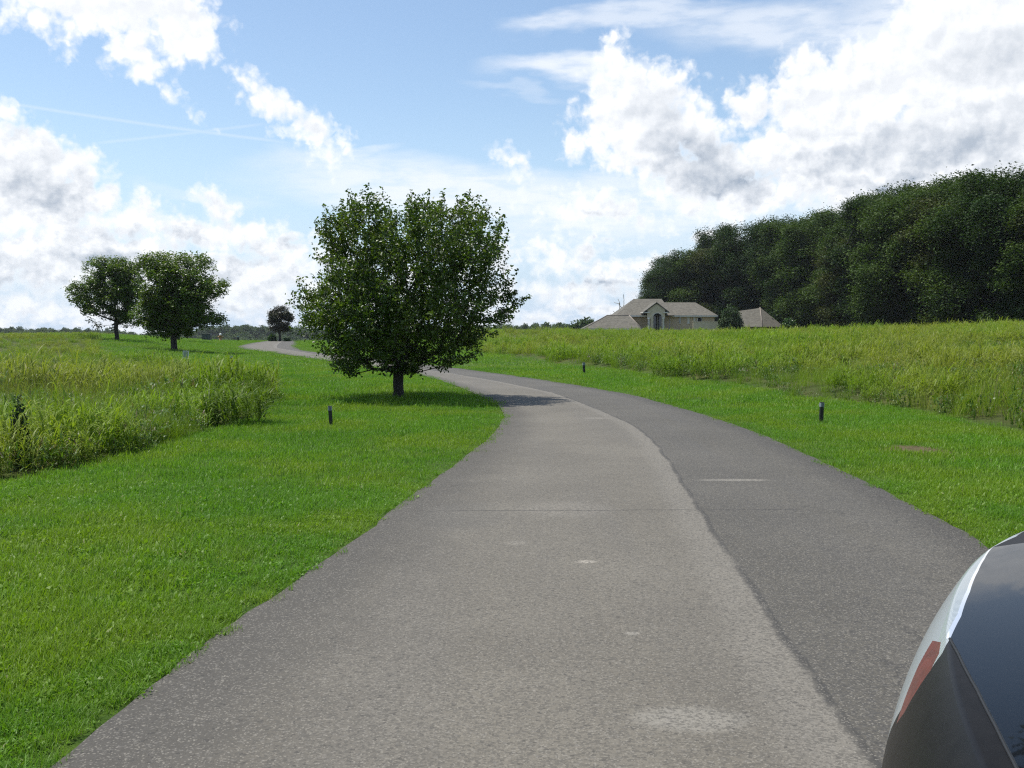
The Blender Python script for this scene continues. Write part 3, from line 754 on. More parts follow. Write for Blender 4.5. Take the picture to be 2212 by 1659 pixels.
def leaf_mesh(arr, par, tips, per, spread, size, rng, droop=.3, twig=.5, aspect=.62, flat=.5, extra=None):
    """folded leaves set along the last reach of every twig"""
    cen = []; 
    c = np.repeat(arr[tips], per, 0); pa = np.repeat(arr[par[tips]], per, 0)
    t = rng.random((len(c), 1)); base = c*(1-t*twig) + pa*t*twig
    base = base + rng.normal(0, spread, base.shape)*np.array([1, 1, .8])
    if extra is not None: base = np.concatenate([base, extra])
    n = len(base)
    sz = size*rng.uniform(.65, 1.35, n)
    nrm = rng.normal(0, 1, (n, 3)); nrm[:,2] = np.abs(nrm[:,2]) + flat; nrm /= np.linalg.norm(nrm, axis=1, keepdims=True)
    ax = rng.normal(0, 1, (n, 3)); ax[:,2] -= droop; ax -= nrm*(ax*nrm).sum(1, keepdims=True); ax /= np.linalg.norm(ax, axis=1, keepdims=True)
    sd = np.cross(nrm, ax)
    w = (sz*aspect*.5)[:,None]; l = sz[:,None]
    p0 = base; p1 = base + ax*l*.45 + sd*w + nrm*w*.35; p2 = base + ax*l - nrm*l*.12; p3 = base + ax*l*.45 - sd*w + nrm*w*.35
    V = np.stack([p0, p1, p2, p3], 1).reshape(-1, 3)
    i = np.arange(n)*4; Fc = np.concatenate([np.stack([i, i+1, i+2], -1), np.stack([i, i+2, i+3], -1)])
    return V, Fc, np.repeat(rng.random(n), 4)
def build_tree(name, crown_me, trunk_me, loc, rz, sc, label, cat_='tree', group=None):
    t = empty(name, loc, rz); t.scale = sc if hasattr(sc, '__len__') else (sc, sc, sc)
    tag(t, label, cat_, group)
    a = bpy.data.objects.new('trunk', trunk_me); col.objects.link(a); a.parent = t
    b = bpy.data.objects.new('crown', crown_me); col.objects.link(b); b.parent = t
    return t
def make_meshes(nm, g, r_trunk, rmin, mat, per, spread, size, rng, cut=0.0, bark_m=None, extra=None, **kw):
    arr, par, tips = g
    v, f = wood_mesh(arr, par, r_trunk, rmin, cut=cut); tm = np_mesh(nm + '_wood', v, f, 4, smooth=True); tm.materials.append(bark_m or M_BARK)
    v, f, r = leaf_mesh(arr, par, tips, per, spread, size, rng, extra=extra, **kw); cm = np_mesh(nm + '_leaves', v, f, 3, {'rnd': r}); cm.materials.append(mat)
    return cm, tm

def prof_px(base, D, rows, cx=None):
    """crown outline rows (py, left px, right px) -> metres about the trunk"""
    s = D / F; out = []
    for py, l, r in rows: out.append(((base[1] - py)*s, (l - base[0])*s, (r - base[0])*s))
    return out
# the pear-shaped tree in the bend
bx, by = G(860, 862); D0 = by
rt = np.random.default_rng(17)
rows = [(440,752,1030),(462,738,1058),(488,712,1084),(520,682,1100),(560,664,1100),(600,660,1094),(635,655,1105),(655,650,1128),(680,646,1118),(705,650,1085),(740,660,1058),(775,672,1050),(792,700,985),(806,725,890)]
g = grow(prof_px((860,862), D0, rows), 2300, .66, rt, fork=.35, depth=.95, up=.12, bf=.30, lobes=120, lr=.12, uni=.45)
arr, par, tips = g
# long leafy shoots past the outline, upright on top, sweeping at the side
ex = []
f_, z0_, z1_, _, _ = env_fn(prof_px((860,862), D0, rows)); s0 = D0/F
tp = arr[tips]; e_ = f_(tp)
for i in np.argsort(-(e_ + .55*(tp[:,2] > 3.2) + rt.random(len(tp))*.5))[:330]:
    p = tp[i]; c = np.array([0.15, 0, 1.6]); d = p - c; d /= np.linalg.norm(d)
    d = d*np.array([.6, .6, .5]) + np.array([0, 0, .75 if p[2] > 2.4 else .12]); d /= np.linalg.norm(d); L = rt.uniform(.12, .46) * (1 if p[2] > 2.4 else .6)
    k = int(L/.017); t = rt.random(k)[:, None]; ex.append(p + d*L*t + rt.normal(0, 1, (k, 3))*.045*(1.15-t))
for (qx, qy, L) in [(1128,660,.45),(1110,645,.35),(1100,680,.3)]:         # the branch reaching right
    p = np.array([(qx-860)*s0-.25, 0.1, (862-qy)*s0]); k = 90; t = rt.random(k)[:, None]
    ex.append(p + np.array([.86, 0, .42])*L*t*1.1 + rt.normal(0, 1, (k, 3))*.07*(1.1-t))
cm, tm = make_meshes('bend_tree', g, .118, .006, M_PEAR, 25, .072, .076, rt, extra=np.concatenate(ex), twig=.9, flat=.3)
build_tree('broadleaf_tree', cm, tm, (bx, by, H(bx, by)), 0, 1, 'big rounded dark tree on the mown grass inside the bend, with a short thick trunk')

# two spreading trees left of the road and one hidden behind them
rt2 = np.random.default_rng(23)
def spread_prof(h, l, r, z0): return [(z0*h, l*.55, r*.55), (z0*h+.06*h, l*.92, r*.9), (.36*h, l, r*.98), (.55*h, l*.92, r), (.75*h, l*.74, r*.82), (.9*h, l*.45, r*.55), (h, l*.15, r*.22)]
bx, by = G(376, 765); z = float(H(bx, by)); sA = by/F
g = grow(prof_px((376,765), by, [(552,335,430),(570,308,462),(600,297,485),(630,293,488),(660,296,486),(685,292,505),(702,300,490),(718,306,455),(736,330,425)]), 1150, .9, rt2, fork=.9, depth=.95, up=.1, lobes=46, lr=.20)
cm2, tm2 = make_meshes('spreading_tree', g, .20, .012, M_MAPLE, 40, .15, .15, rt2, twig=.8, flat=.9)
build_tree('broadleaf_tree', cm2, tm2, (bx, by, z), 0, 1, 'larger right-hand tree of the pair left of the road, wide dark crown touching its neighbour')
bx, by = G(253, 757); by *= 1.0; z = float(H(bx, by)); 
g = grow(prof_px((253,757), by, [(578,205,268),(595,192,300),(620,186,308),(640,158,310),(665,152,312),(690,165,312),(710,168,310),(726,176,300)]), 800, 1.3, rt2, fork=.8, depth=.95, up=.1, lobes=34, lr=.19)
cm3, tm3 = make_meshes('spreading_tree_light', g, .16, .012, M_MAPLE, 38, .16, .16, rt2, twig=.8, flat=.9)
build_tree('broadleaf_tree', cm3, tm3, (bx, by, z), 0, 1, 'leftmost tree, smaller and airier, at the edge of the unmown grass')
bx, by = G(386, 744)
build_tree('broadleaf_tree', cm2, tm2, (bx, by, H(bx, by)), 2.2, .95, 'tree farther off, all but hidden behind the larger tree of the left pair')
# the copper-coloured tree past the crest
bx, by = G(605, 737.4); z = float(H(bx, by)); sR = by/F
g = grow(prof_px((606,737), by, [(661,598,618),(668,588,628),(680,582,634),(695,581,637),(708,582,637),(717,592,628)]), 420, 1.5, rt2, fork=1.2, depth=1.0, up=.1, lobes=34, lr=.17)
cm4, tm4 = make_meshes('copper_tree', g, .17, .02, M_RED, 34, .2, .2, rt2, flat=.7)
build_tree('broadleaf_tree', cm4, tm4, (bx, by, z), 0, 1, 'small round very dark tree with a reddish tinge beyond the far bend')

# shrubs
def shrub(name, X, Y, w, h, mat, label, cat_='shrub', n=260, size=.12, per=14, z=None, seed=1, group=None, conical=False):
    r = np.random.default_rng(seed)
    pr = [(0.02*h, -w*.42, w*.42), (.25*h, -w*.5, w*.5), (.6*h, -w*.45, w*.42), (.85*h, -w*.3, w*.28), (h, -w*.08, w*.1)]
    if conical: pr = [(0.03*h, -w*.44, w*.44), (.25*h, -w*.5, w*.5), (.5*h, -w*.42, w*.42), (.75*h, -w*.26, w*.26), (h, -w*.03, w*.03)]
    g = grow(pr, n, .12*h, r, depth=1, shell=.6, up=0.0, bf=.2)
    c, t = make_meshes(name, g, .03*h+.01, .006, mat, per, .035*w+.02, size, r, flat=.3)
    o = empty(name, (X, Y, H(X, Y) if z is None else z)); tag(o, label, cat_, group)
    a = bpy.data.objects.new('stem', t); col.objects.link(a); a.parent = o
    b = bpy.data.objects.new('foliage', c); col.objects.link(b); b.parent = o
    return o
X, Y = G(588, 737.5); shrub('shrub', X, Y, 1.25, 1.2, M_SHRUB, 'small dark rounded shrub at the foot of the small reddish far tree', size=.2, n=120, per=10, seed=4)
X, Y = G(620, 737.6); shrub('shrub', X, Y, .9, .55, M_WEED and M_SHRUB, 'low light green plant right of the small reddish far tree', size=.2, n=50, per=8, seed=5)
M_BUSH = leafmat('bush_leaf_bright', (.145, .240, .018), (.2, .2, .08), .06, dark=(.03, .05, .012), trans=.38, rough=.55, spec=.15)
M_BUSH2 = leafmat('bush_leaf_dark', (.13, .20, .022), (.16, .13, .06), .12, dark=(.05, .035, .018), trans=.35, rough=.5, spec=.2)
rb_ = np.random.default_rng(61)
def grass_bush(X, Y, w, h, mat, label, n=64, wid=.026):
    parts = reed(n, h*.65, h*1.05, w*.5, wid, 5, rb_); v, f, a_, al = cat(parts)
    r = np.hypot(v[:,0], v[:,1]); v[:,2] *= 1 - .30*np.clip(r/(w*.62), 0, 1)**2; v[:,0] *= 1 + .25*v[:,2]/h; v[:,1] *= 1 + .25*v[:,2]/h
    o = link('bush', np_mesh('bush', v, f, 4, {'rnd': a_, 'along': al}), mat); o.location = (X, Y, float(H(X, Y))); tag(o, label, 'bush')
for k_, (qx, qy, w, h, lb) in enumerate([(1447,817,1.15,.84,'dense bright green grassy bush at the mown edge right of the road'),
                                       (490,922,1.05,.78,'dark leafy clump at the near corner of the left meadow'),
                                       (305,800,1.7,.80,'rounded light green clump in front of the two left-hand trees')]):
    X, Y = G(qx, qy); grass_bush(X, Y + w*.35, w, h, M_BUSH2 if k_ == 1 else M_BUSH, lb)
# seedling conifer on the left rim
X, Y = G(38, 1012); shrub('conifer_seedling', X, Y, .20, .80, M_CON, 'thin dark conifer seedling at the left frame edge of the rough grass', 'seedling', n=90, size=.035, per=26, seed=31, conical=True)

# ------------------------------------------------------------------ house and outbuilding
s_ = 180.0/F
def hx(px): return (px - CX)*s_
def hz(py): return CAMH + (HOR - py)*s_
def zx(z): return 1216.6 + z*.2333
def zy(z): return 604.6 + z*.2333
def shingle():
    m, nt, b, _ = new_mat('brown_grey_shingle'); P_ = objco(nt)
    n = noise(P_, 1.2, 5, .65); v = voro(mapping(P_, scale=(3.2, 3.2, 9)), 1.0, 'F1', 'Color'); r, _g, _b = xyz(v)
    setin(nt, b, 'Base Color', mix((n*.5 + r*.5).step(.25, .75), (.094, .087, .070), (.140, .130, .104))); b.inputs['Roughness'].default_value = .9; return m
M_ROOF = shingle()
def brick(nm, c1, c2, mc):
    m, nt, b, _ = new_mat(nm); P_ = objco(nt)
    n = nt.nodes.new('ShaderNodeTexBrick'); x, y, z = xyz(P_); q = vec(nt, x + y, z, 0.0); nt.links.new(q.k, n.inputs[0])
    n.inputs['Scale'].default_value = 4.2
    for i, c in ((1, c1), (2, c2), (3, mc)): n.inputs[i].default_value = (*c, 1)
    w = noise(P_, .7, 4, .6)
    setin(nt, b, 'Base Color', mix(w.step(.3, .7) * .3, S(nt, n.outputs[0]), tuple(a*.7 for a in c1))); b.inputs['Roughness'].default_value = .85; return m
M_BRICK = brick('tan_brick', (.62, .48, .31), (.53, .41, .26), (.52, .43, .31))
M_STUC = plain('cream_stucco', (.62, .53, .37), .8, var=.06, scale=2)
M_TRIM = plain('off_white_trim', (.66, .63, .56), .6, var=.04, scale=3)
M_GLASS = plain('dark_window_glass', (.02, .022, .025), .08, var=.1, spec=.8)
house = empty('brick_house', (hx(1437), 180, 0)); OX, OY = house.location.x, 180
tag(house, 'tan brick single-storey house with hipped brown roofs, cream gabled porch and arched entry', 'house')
def hv(z_x, z_y, dy=0.0):
    """zoomed drawing coordinates -> local x, y, z; the drawing's scale is corrected for depth"""
    k = (180.0 + dy)/180.0
    return ((zx(z_x) - CX)*s_*k - OX, dy, CAMH + (HOR - zy(z_y))*s_*k)
def roof(name, verts, faces, parent, mat=None, thick=.12):
    me = bpy.data.meshes.new(name); me.from_pydata([tuple(v) for v in verts], [], faces); me.update()
    o = link(name, me, mat or M_ROOF, parent); md = o.modifiers.new('thick', 'SOLIDIFY'); md.thickness = thick; md.offset = 0; return o
def V3(x, y, z): return (x, y, z)
# main hip: eaves at z=4.3, y from -6 to 8
eL, eR = hv(485,325,0)[0], hv(1428,338,0)[0]; ez = hv(0,331,0)[2]
rz1 = hv(0,180,6)[2]
rl_, rr_ = hv(650,182,6)[0], hv(905,172,6)[0]; xm = hv(1020,325,0)[0]
roof('roof', [(eL,-.4,ez),(xm,-.4,ez),(rr_,6,rz1),(rl_,6,rz1),(eL,12.6,ez),(xm,12.6,ez)], [(0,1,2,3),(0,3,4),(5,4,3,2),(1,5,2)], house)
# right wing, a little lower, set back
rz2 = hv(0,212,5)[2]; q1, q2 = hv(880,205,5)[0], hv(1222,217,5)[0]
xw = hv(900,325,0)[0]
roof('roof', [(xw,.15,ez),(eR,.15,ez),(q2,5.4,rz2),(q1,5.4,rz2),(xw,10.8,ez),(eR,10.8,ez)], [(0,1,2,3),(1,5,2),(5,4,3,2)], house)
b_ = MB(); b_.box(eL+.5, eR-.5, .6, 10.2, .2, ez-.02); b_.build('wall', M_BRICK, house)
b_ = MB(); b_.box(eL-.02, hv(770,0,0)[0], -.46, -.40, ez-.22, ez+.04); b_.build('fascia', M_TRIM, house)
b_ = MB(); b_.box(hv(1000,0,0)[0], eR+.04, .09, .15, ez-.22, ez+.04); b_.box(eR-.02, eR+.05, .15, 10.8, ez-.22, ez+.04); b_.build('fascia', M_TRIM, house)
# garage wing running down at the left, nearer
dW = -8.0
wz = hv(0,332,dW+4)[2]; wl, wr = hv(405,335,dW+4)[0], hv(608,325,dW+4)[0]; we = hv(0,452,dW)[2]
el_, er_ = hv(190,455,dW)[0], hv(722,440,dW)[0]
roof('roof', [(el_,dW,we),(er_,dW,we),(wr,dW+4.2,wz),(wl,dW+4.2,wz),(el_,dW+8.4,we),(er_,dW+8.4,we)], [(0,1,2,3),(0,3,4),(1,5,2),(5,4,3,2)], house)
b_ = MB(); b_.box(el_+.4, er_-.4, dW+.4, dW+8.2, -.5, we-.02); b_.build('wall', M_BRICK, house)
b_ = MB(); b_.box(el_, er_, dW-.06, dW-.005, we-.2, we+.03); b_.build('fascia', M_TRIM, house)
for (a, c) in (((wl, dW+4.2, wz), (el_, dW, we)), ((wr, dW+4.2, wz), (er_, dW, we)), ((wl, dW+4.2, wz), (wr, dW+4.2, wz))):
    pass
b_ = MB(); b_.tube((wl, dW+4.2, wz+.06), (el_, dW, we+.08), .09, .09, 6); b_.tube((wr, dW+4.2, wz+.06), (er_, dW, we+.08), .09, .09, 6); b_.tube((wl, dW+4.2, wz+.08), (wr, dW+4.2, wz+.08), .09, .09, 6); b_.build('ridge_cap', plain('ridge_shingle', (.25,.215,.185), .9), house)
# gabled porch
gy_ = -3.2
ga, gl, gr_ = hv(860,215,gy_), hv(752,297,gy_), hv(965,297,gy_)
roof('porch_roof', [(gl[0]-.25,gy_-.25,gl[2]-.1),(ga[0],gy_-.25,ga[2]+.08),(gr_[0]+.25,gy_-.25,gr_[2]-.1),(gl[0]-.25,4.2,gl[2]-.1),(ga[0],5.4,ga[2]+.08),(gr_[0]+.25,4.2,gr_[2]-.1)], [(0,1,4,3),(1,2,5,4)], house, thick=.16)
# front face with the arch cut out of it
cxa = hv(870,0,gy_)[0]; ra_ = (hv(912,0,gy_)[0] - hv(830,0,gy_)[0])/2; spring = hv(0,350,gy_)[2]; topb = hv(0,318,gy_)[2]
b_ = MB(); base_z = .6
xl_, xr_ = hv(806,0,gy_)[0], hv(938,0,gy_)[0]; xl0 = hv(778,0,gy_)[0]
N_ = 14; arch = [(cxa + ra_*math.cos(math.pi*(1-i/N_)), spring + ra_*math.sin(math.pi*(1-i/N_))) for i in range(N_+1)]
outer = [(xl0, spring), (xl0, gl[2]), (ga[0]-.02, ga[2]-.12), (hv(940,0,gy_)[0], gr_[2]), (hv(940,0,gy_)[0], spring)]
me_b = bmesh.new()
def strip(inner, outer_fn):
    pass
# fan of quads between arch and gable edge
def gable_z(x): 
    return ga[2]-.12 - abs(x-ga[0])*(ga[2]-.12-gl[2])/(ga[0]-gl[0])
xL0, xR0 = xl0, hv(940,0,gy_)[0]
for i in range(N_):
    (x0,z0),(x1,z1) = arch[i], arch[i+1]
    t0 = xL0 + (xR0-xL0)*i/N_; t1 = xL0 + (xR0-xL0)*(i+1)/N_
    v = [(x0,z0),(x1,z1),(t1,min(gable_z(t1), 99)),(t0,gable_z(t0))]
    b_.prism([(x,z) for x,z in v], gy_, gy_+.35)
b_.prism([(xL0,spring),(arch[0][0],spring),(xL0,gable_z(xL0))], gy_, gy_+.35); b_.prism([(arch[-1][0],spring),(xR0,spring),(xR0,gable_z(xR0))], gy_, gy_+.35)
b_.box(hv(808,0,gy_)[0], arch[0][0], gy_+.002, gy_+.34, .4, spring-.002); b_.box(arch[-1][0], hv(915,0,gy_)[0], gy_+.002, gy_+.34, .4, spring-.002)
b_.build('gable', M_STUC, house)
for (za, zb) in ((778,808),(912,940)):
    c0 = (hv(za,0,gy_)[0]+hv(zb,0,gy_)[0])/2; b_ = MB(); r_ = (hv(zb,0,gy_)[0]-hv(za,0,gy_)[0])/2*.8
    b_.lathe([(r_*1.35,base_z),(r_*1.35,base_z+.25),(r_,base_z+.35),(r_*.9,spring-.35),(r_*1.3,spring-.2),(r_*1.3,spring)], (c0, gy_+.18, 0), 16)
    b_.build('column', M_TRIM, house)
b_ = MB()
for i in range(N_):
    (x0,z0),(x1,z1) = arch[i], arch[i+1]; k = 1.14
    b_.prism([(x0,z0),(x1,z1),(cxa+(x1-cxa)*k, spring+(z1-spring)*k),(cxa+(x0-cxa)*k, spring+(z0-spring)*k)], gy_-.08, gy_-.003)
b_.build('arch_trim', M_TRIM, house)
b_ = MB(); b_.box(gl[0]-.3, hv(800,0,gy_)[0], gy_-.2, 1.0, gl[2]-.2, gl[2]-.02); b_.build('cornice', M_TRIM, house); b_ = MB(); b_.box(hv(925,0,gy_)[0], gr_[0]+.3, gy_-.2, 1.0, gl[2]-.2, gl[2]-.02); b_.build('cornice', M_TRIM, house)
dw = MB(); dw.box(hv(834,0,.5)[0], hv(908,0,.5)[0], .42, .55, .5, hv(0,322,.5)[2]); en = dw.build('door', M_GLASS, house)
b_ = MB(); b_.box(hv(830,0,.5)[0], hv(834,0,.5)[0]+.02, .36, .58, .5, hv(0,322,.5)[2]); b_.box(hv(869,0,.5)[0], hv(873,0,.5)[0], .36, .418, .5, hv(0,322,.5)[2]); b_.box(hv(908,0,.5)[0], hv(912,0,.5)[0], .36, .58, .5, hv(0,322,.5)[2]); b_.build('frame', M_TRIM, en)
for (x0, x1, y0, y1) in ((1072,1082,345,402),(1150,1162,345,405),(1240,1278,348,392),(1206,1216,345,390)):
    a, c = hv(x0, y1, .6), hv(x1, y0, .6)
    w = MB(); w.box(a[0]-.08, c[0]+.08, .50, .598, a[2]-.08, c[2]+.08); wo_ = w.build('window', M_TRIM, house)
    w = MB(); w.box(a[0]+.03, c[0]-.03, .47, .497, a[2]+.03, c[2]-.03); w.build('pane', M_GLASS if x0 in (1072,1240) else M_TRIM, wo_)
b_ = MB(); b_.tube((hv(612,0,-.5)[0], -.48, ez), (hv(612,0,-.5)[0], -.48, ez-.2), .06, .06); b_.build('downpipe', M_TRIM, house); b_ = MB(); b_.tube((hv(985,0,.5)[0], .52, ez-.1), (hv(985,0,.5)[0], .52, .4), .06, .06); b_.build('downpipe', M_TRIM, house)
house.location.z = 0.0
# low courtyard wall
a, c = hv(1200,425,-5), hv(1432,390,-5)
b_ = MB(); b_.box(0, c[0]-a[0], 0, .3, 0, c[2]+.6); b_.box(-.04, c[0]-a[0]+.04, -.04, .34, c[2]+.6, c[2]+.7)
gw = b_.build('garden_wall', M_STUC); gw.location = (OX+a[0], 175, -.6); tag(gw, 'low plain beige wall in front of the right end of the brick house', 'wall')
# outbuilding
ob = empty('outbuilding', (hx(1642), 176, 0)); tag(ob, 'detached outbuilding right of the house, only its hipped brown roof with a flat-topped shoulder showing', 'building')
def ov(z_x, z_y, dy=0.0):
    k = (176+dy)/176.0; s6 = 176/F
    return ((zx(z_x)-CX)*s6*k - (hx(1642)), dy, CAMH + (HOR - zy(z_y))*s6*k)
pe = ov(1815,258,4); hl = ov(1750,287,3); h2 = ov(1640,293,3); rb = ov(2002,362,2); lb = ov(1600,415,0); rb0 = ov(2010,415,0); mid_ = ov(1838,418,-1)
zb_ = mid_[2] - .35
roof('roof', [(lb[0]-1,-.6,zb_),(mid_[0],-1.2,zb_),(pe[0]+.15,4.5,pe[2]),(hl[0],3.6,hl[2]),(h2[0]-1,3.6,hl[2]-.05),(rb0[0]+1.2,2.2,zb_),(lb[0]-1,8.6,zb_),(rb0[0]+1.2,8.6,zb_)],
     [(0,1,2,3,4),(1,5,2),(5,7,2),(7,6,4,3,2)], ob)
b_ = MB(); b_.tube((mid_[0], -1.2, zb_+.1), (pe[0]+.15, 4.5, pe[2]+.06), .09, .09, 6); b_.build('ridge_cap', plain('hip_shingle', (.24,.205,.175), .9), ob)
b_ = MB(); b_.box(lb[0]-.4, rb0[0]+.4, 2.6, 8.2, -.6, zb_-.03); b_.build('wall', M_BRICK, ob)

X, Y = hx(1577)*168/180, 168; M_CON2 = foliage('cedar_spray', (.040, .080, .026), .35, .15, .6, .3); shrub('conifer', X, Y, 4.3, hz(662)-.3, M_CON2, 'dense dark green conifer between the house and the outbuilding', 'conifer', n=420, size=.28, per=18, z=.3, seed=41)
X, Y = hx(1703)*168/180, 168; shrub('bush', X, Y, 3.0, 3.0, M_SHRUB, 'round green bush at the right end of the outbuilding roof', 'bush', n=200, size=.26, per=14, z=.8, seed=42)
# bare dead tree behind the left end of the house
rd = np.random.default_rng(8)
gd = grow([(1.5,-1.5,1.5),(4.5,-2.6,2.4),(7.5,-2.2,1.8),(8.6,-.5,.5)], 34, 2.0, rd, fork=2.0, depth=.8, up=-.1, bf=.5)
v, f = wood_mesh(gd[0], gd[1], .22, .035, 5); dm = np_mesh('dead_tree', v, f, 4, smooth=True); 
dt = link('dead_tree', dm, M_DEAD); dt.location = ((1341-CX)/F*205, 205, H((1341-CX)/F*205, 205)); tag(dt, 'bare leafless grey tree poking up behind the left end of the house roof', 'tree')

# ------------------------------------------------------------------ the wood on the right
rw = np.random.default_rng(99)
WT = []
for i, (w, h, m_) in enumerate([(5.4, 18, 0), (4.6, 18, 1), (6.2, 18, 0), (5.0, 18, 2), (5.8, 18, 1), (4.4, 18, 0)]):
    t0 = rw.uniform(-.25, .25)*w
    pr = [(.4,-w*.75,w*.75),(3,-w*.95,w*.9),(7,-w,w*1.0),(11,-w*.97+t0*.3,w*.97+t0*.3),(14.0,-w*.82+t0,w*.8+t0),(16.5,-w*.60+t0,w*.60+t0),(18,-w*.28+t0,w*.3+t0)]
    g = grow(pr, 900, 3.0, rw, fork=6.0, depth=1, up=.05, bf=.3, lobes=[30, 22, 34, 24, 28, 20][i], lr=.20)
    WT.append(make_meshes('wood_tree', g, .32, .05, M_WOOD[m_], 50, .48, .25, rw, cut=.07, flat=.9, twig=.7))
# canopy line px, y of top -> distance from the height of the trees
TOP = [(1400,624,236,0),(1424,590,232,5),(1452,562,228,2),(1486,530,224,0),(1520,510,220,4),(1560,498,214,3),(1600,480,208,0),(1640,466,204,5),(1668,478,200,2),(1700,452,195,1),(1742,455,188,0),
       (1775,448,180,4),(1822,466,168,1),(1858,452,158,3),(1884,420,150,5),(1930,392,144,1),(1972,398,138,4),(2018,378,133,1),(2062,386,128,3),(2106,362,122,4),(2150,370,116,0),(2196,352,110,5),(2262,366,105,1),(2335,350,101,3),(2420,350,96,0),(2520,352,94,4)]
ordw = ['leftmost, lowest','second','third','fourth','fifth','sixth','seventh','eighth','ninth','tenth','eleventh','twelfth','thirteenth','fourteenth','fifteenth','sixteenth','seventeenth','eighteenth','nineteenth','twentieth','twenty-first','twenty-second','twenty-third','twenty-fourth','twenty-fifth','twenty-sixth','twenty-seventh']
for i, (px, py, D, k_) in enumerate(TOP):
    x = (px-CX)/F*D; z0 = float(H(x, D)); py = py + [0, 14, -10, 6, 18, -6][i % 6]; h = CAMH + (HOR-py)/F*D - z0
    wsc = max(.62, min(1.15, h/17))
    col_ = ['dark green', 'brighter green', 'dark green', 'olive green', 'brighter green', 'dark green'][k_]
    lb = f"{ordw[i]} tree from the left along the front of the wood, {col_} crown"
    build_tree('woodland_tree', *WT[k_], (x, D, z0), rw.random()*6.28, (wsc*1.22, wsc*1.22, h/18.0), lb, 'tree', 'broadleaf trees along the front of the wood')
for i, (px, py, D, k_) in enumerate(TOP):          # depth behind the front row
    for j in range(2):
        D2 = D + 7 + 8*j + rw.uniform(-2, 2); px2 = px + rw.uniform(5, 28) + 12*j; x = (px2-CX)/F*D2
        top = np.interp(px2, [t[0] for t in TOP], [t[1] for t in TOP]) + rw.choice([-18, -8, 6, 22, 36])
        z0 = float(H(x, D2)); h = CAMH + (HOR-top)/F*D2 - z0; wsc = max(.6, min(1.05, h/17)); k2 = int(rw.integers(0, 6))
        build_tree('woodland_tree', *WT[k2], (x, D2, z0), rw.random()*6.28, (wsc*1.2, wsc*1.2, h/18.0), f"{'nearer' if j == 0 else 'farther'} hidden tree behind the {ordw[i].replace('leftmost, lowest', 'leftmost')} front tree of the wood", 'tree', 'trees deeper inside the wood')
# undergrowth at the wood's foot
ru = np.random.default_rng(12)
ucl = []
for i in range(3):
    g = grow([(0,-1.2,1.2),(1.2,-1.5,1.5),(2.4,-1.0,1.1),(3.0,-.3,.3)], 90, .3, ru, depth=1, up=0, bf=.2)
    v, f, r = leaf_mesh(*g, 16, .25, .36, ru, flat=.5); me = np_mesh('undergrowth_clump', v, f, 3, {'rnd': r}); me.materials.append(M_WOOD[0]); ucl.append(bpy.data.objects.new('undergrowth_clump', me))
px = ru.uniform(1690, 2450, 170); D = np.interp(px, [t[0] for t in TOP], [t[2] for t in TOP]) + ru.uniform(-3.5, 6, 170); x = (px-CX)/F*D
scatter('undergrowth', put(x, D), ucl, 'dark undergrowth along the foot of the wood on the right', 'undergrowth', np.full(170, .85), rng=ru)

# ------------------------------------------------------------------ far wooded ridges
fcl = []
for i in range(4):
    g = grow([(0,-5,5),(4,-6.5,6.5),(8,-5.5,5.5),(11,-3.5,3.5),(13,-.8,.8)], 150, 1, ru, depth=1, up=0, bf=.2, dens_noise=.1)
    v, f, r = leaf_mesh(*g, 14, 1.0, 1.7, ru, flat=.8); me = np_mesh('far_tree_clump', v, f, 3, {'rnd': r}); me.materials.append(M_FAR); fcl.append(bpy.data.objects.new('far_tree_clump', me))
fx, fy, fz, fs = [], [], [], []
def belt(b0, b1, D0_, D1_, n, top_px, sc):
    """wooded slope whose crest shows at the picture heights top_px = [(px, py)...]"""
    b = ru.uniform(b0, b1, n); t = ru.random(n)**.8; D = D0_ + (D1_-D0_)*t
    topz = CAMH + (HOR - np.interp(b*F+CX, [q[0] for q in top_px], [q[1] for q in top_px]))/F*D1_
    z = np.where(t > .75, topz - 14.5*sc*1.0, (topz - 14.5*sc) - (1-t)*16)
    fx.extend(b*D); fy.extend(D); fz.extend(z); fs.extend([sc]*n)
belt(-.62, -.16, 520, 760, 2600, [(-200,709),(130,712),(230,715),(320,722),(400,716),(430,713),(480,709),(520,706),(560,709),(610,709),(660,711),(760,713)], .55)
belt(-.16, .10, 430, 560, 900, [(760,712),(1080,709),(1120,706),(1160,705),(1200,704),(1240,702),(1300,700)], .5)
belt(.055, .115, 330, 350, 50, [(1225,704),(1245,698),(1262,695),(1280,699),(1300,700),(1400,700)], .5)
scatter('distant_wood', np.stack([fx, fy, fz], -1), fcl, 'low wooded ridges on the horizon behind the crest of the road', 'woodland', np.array(fs), rng=ru)

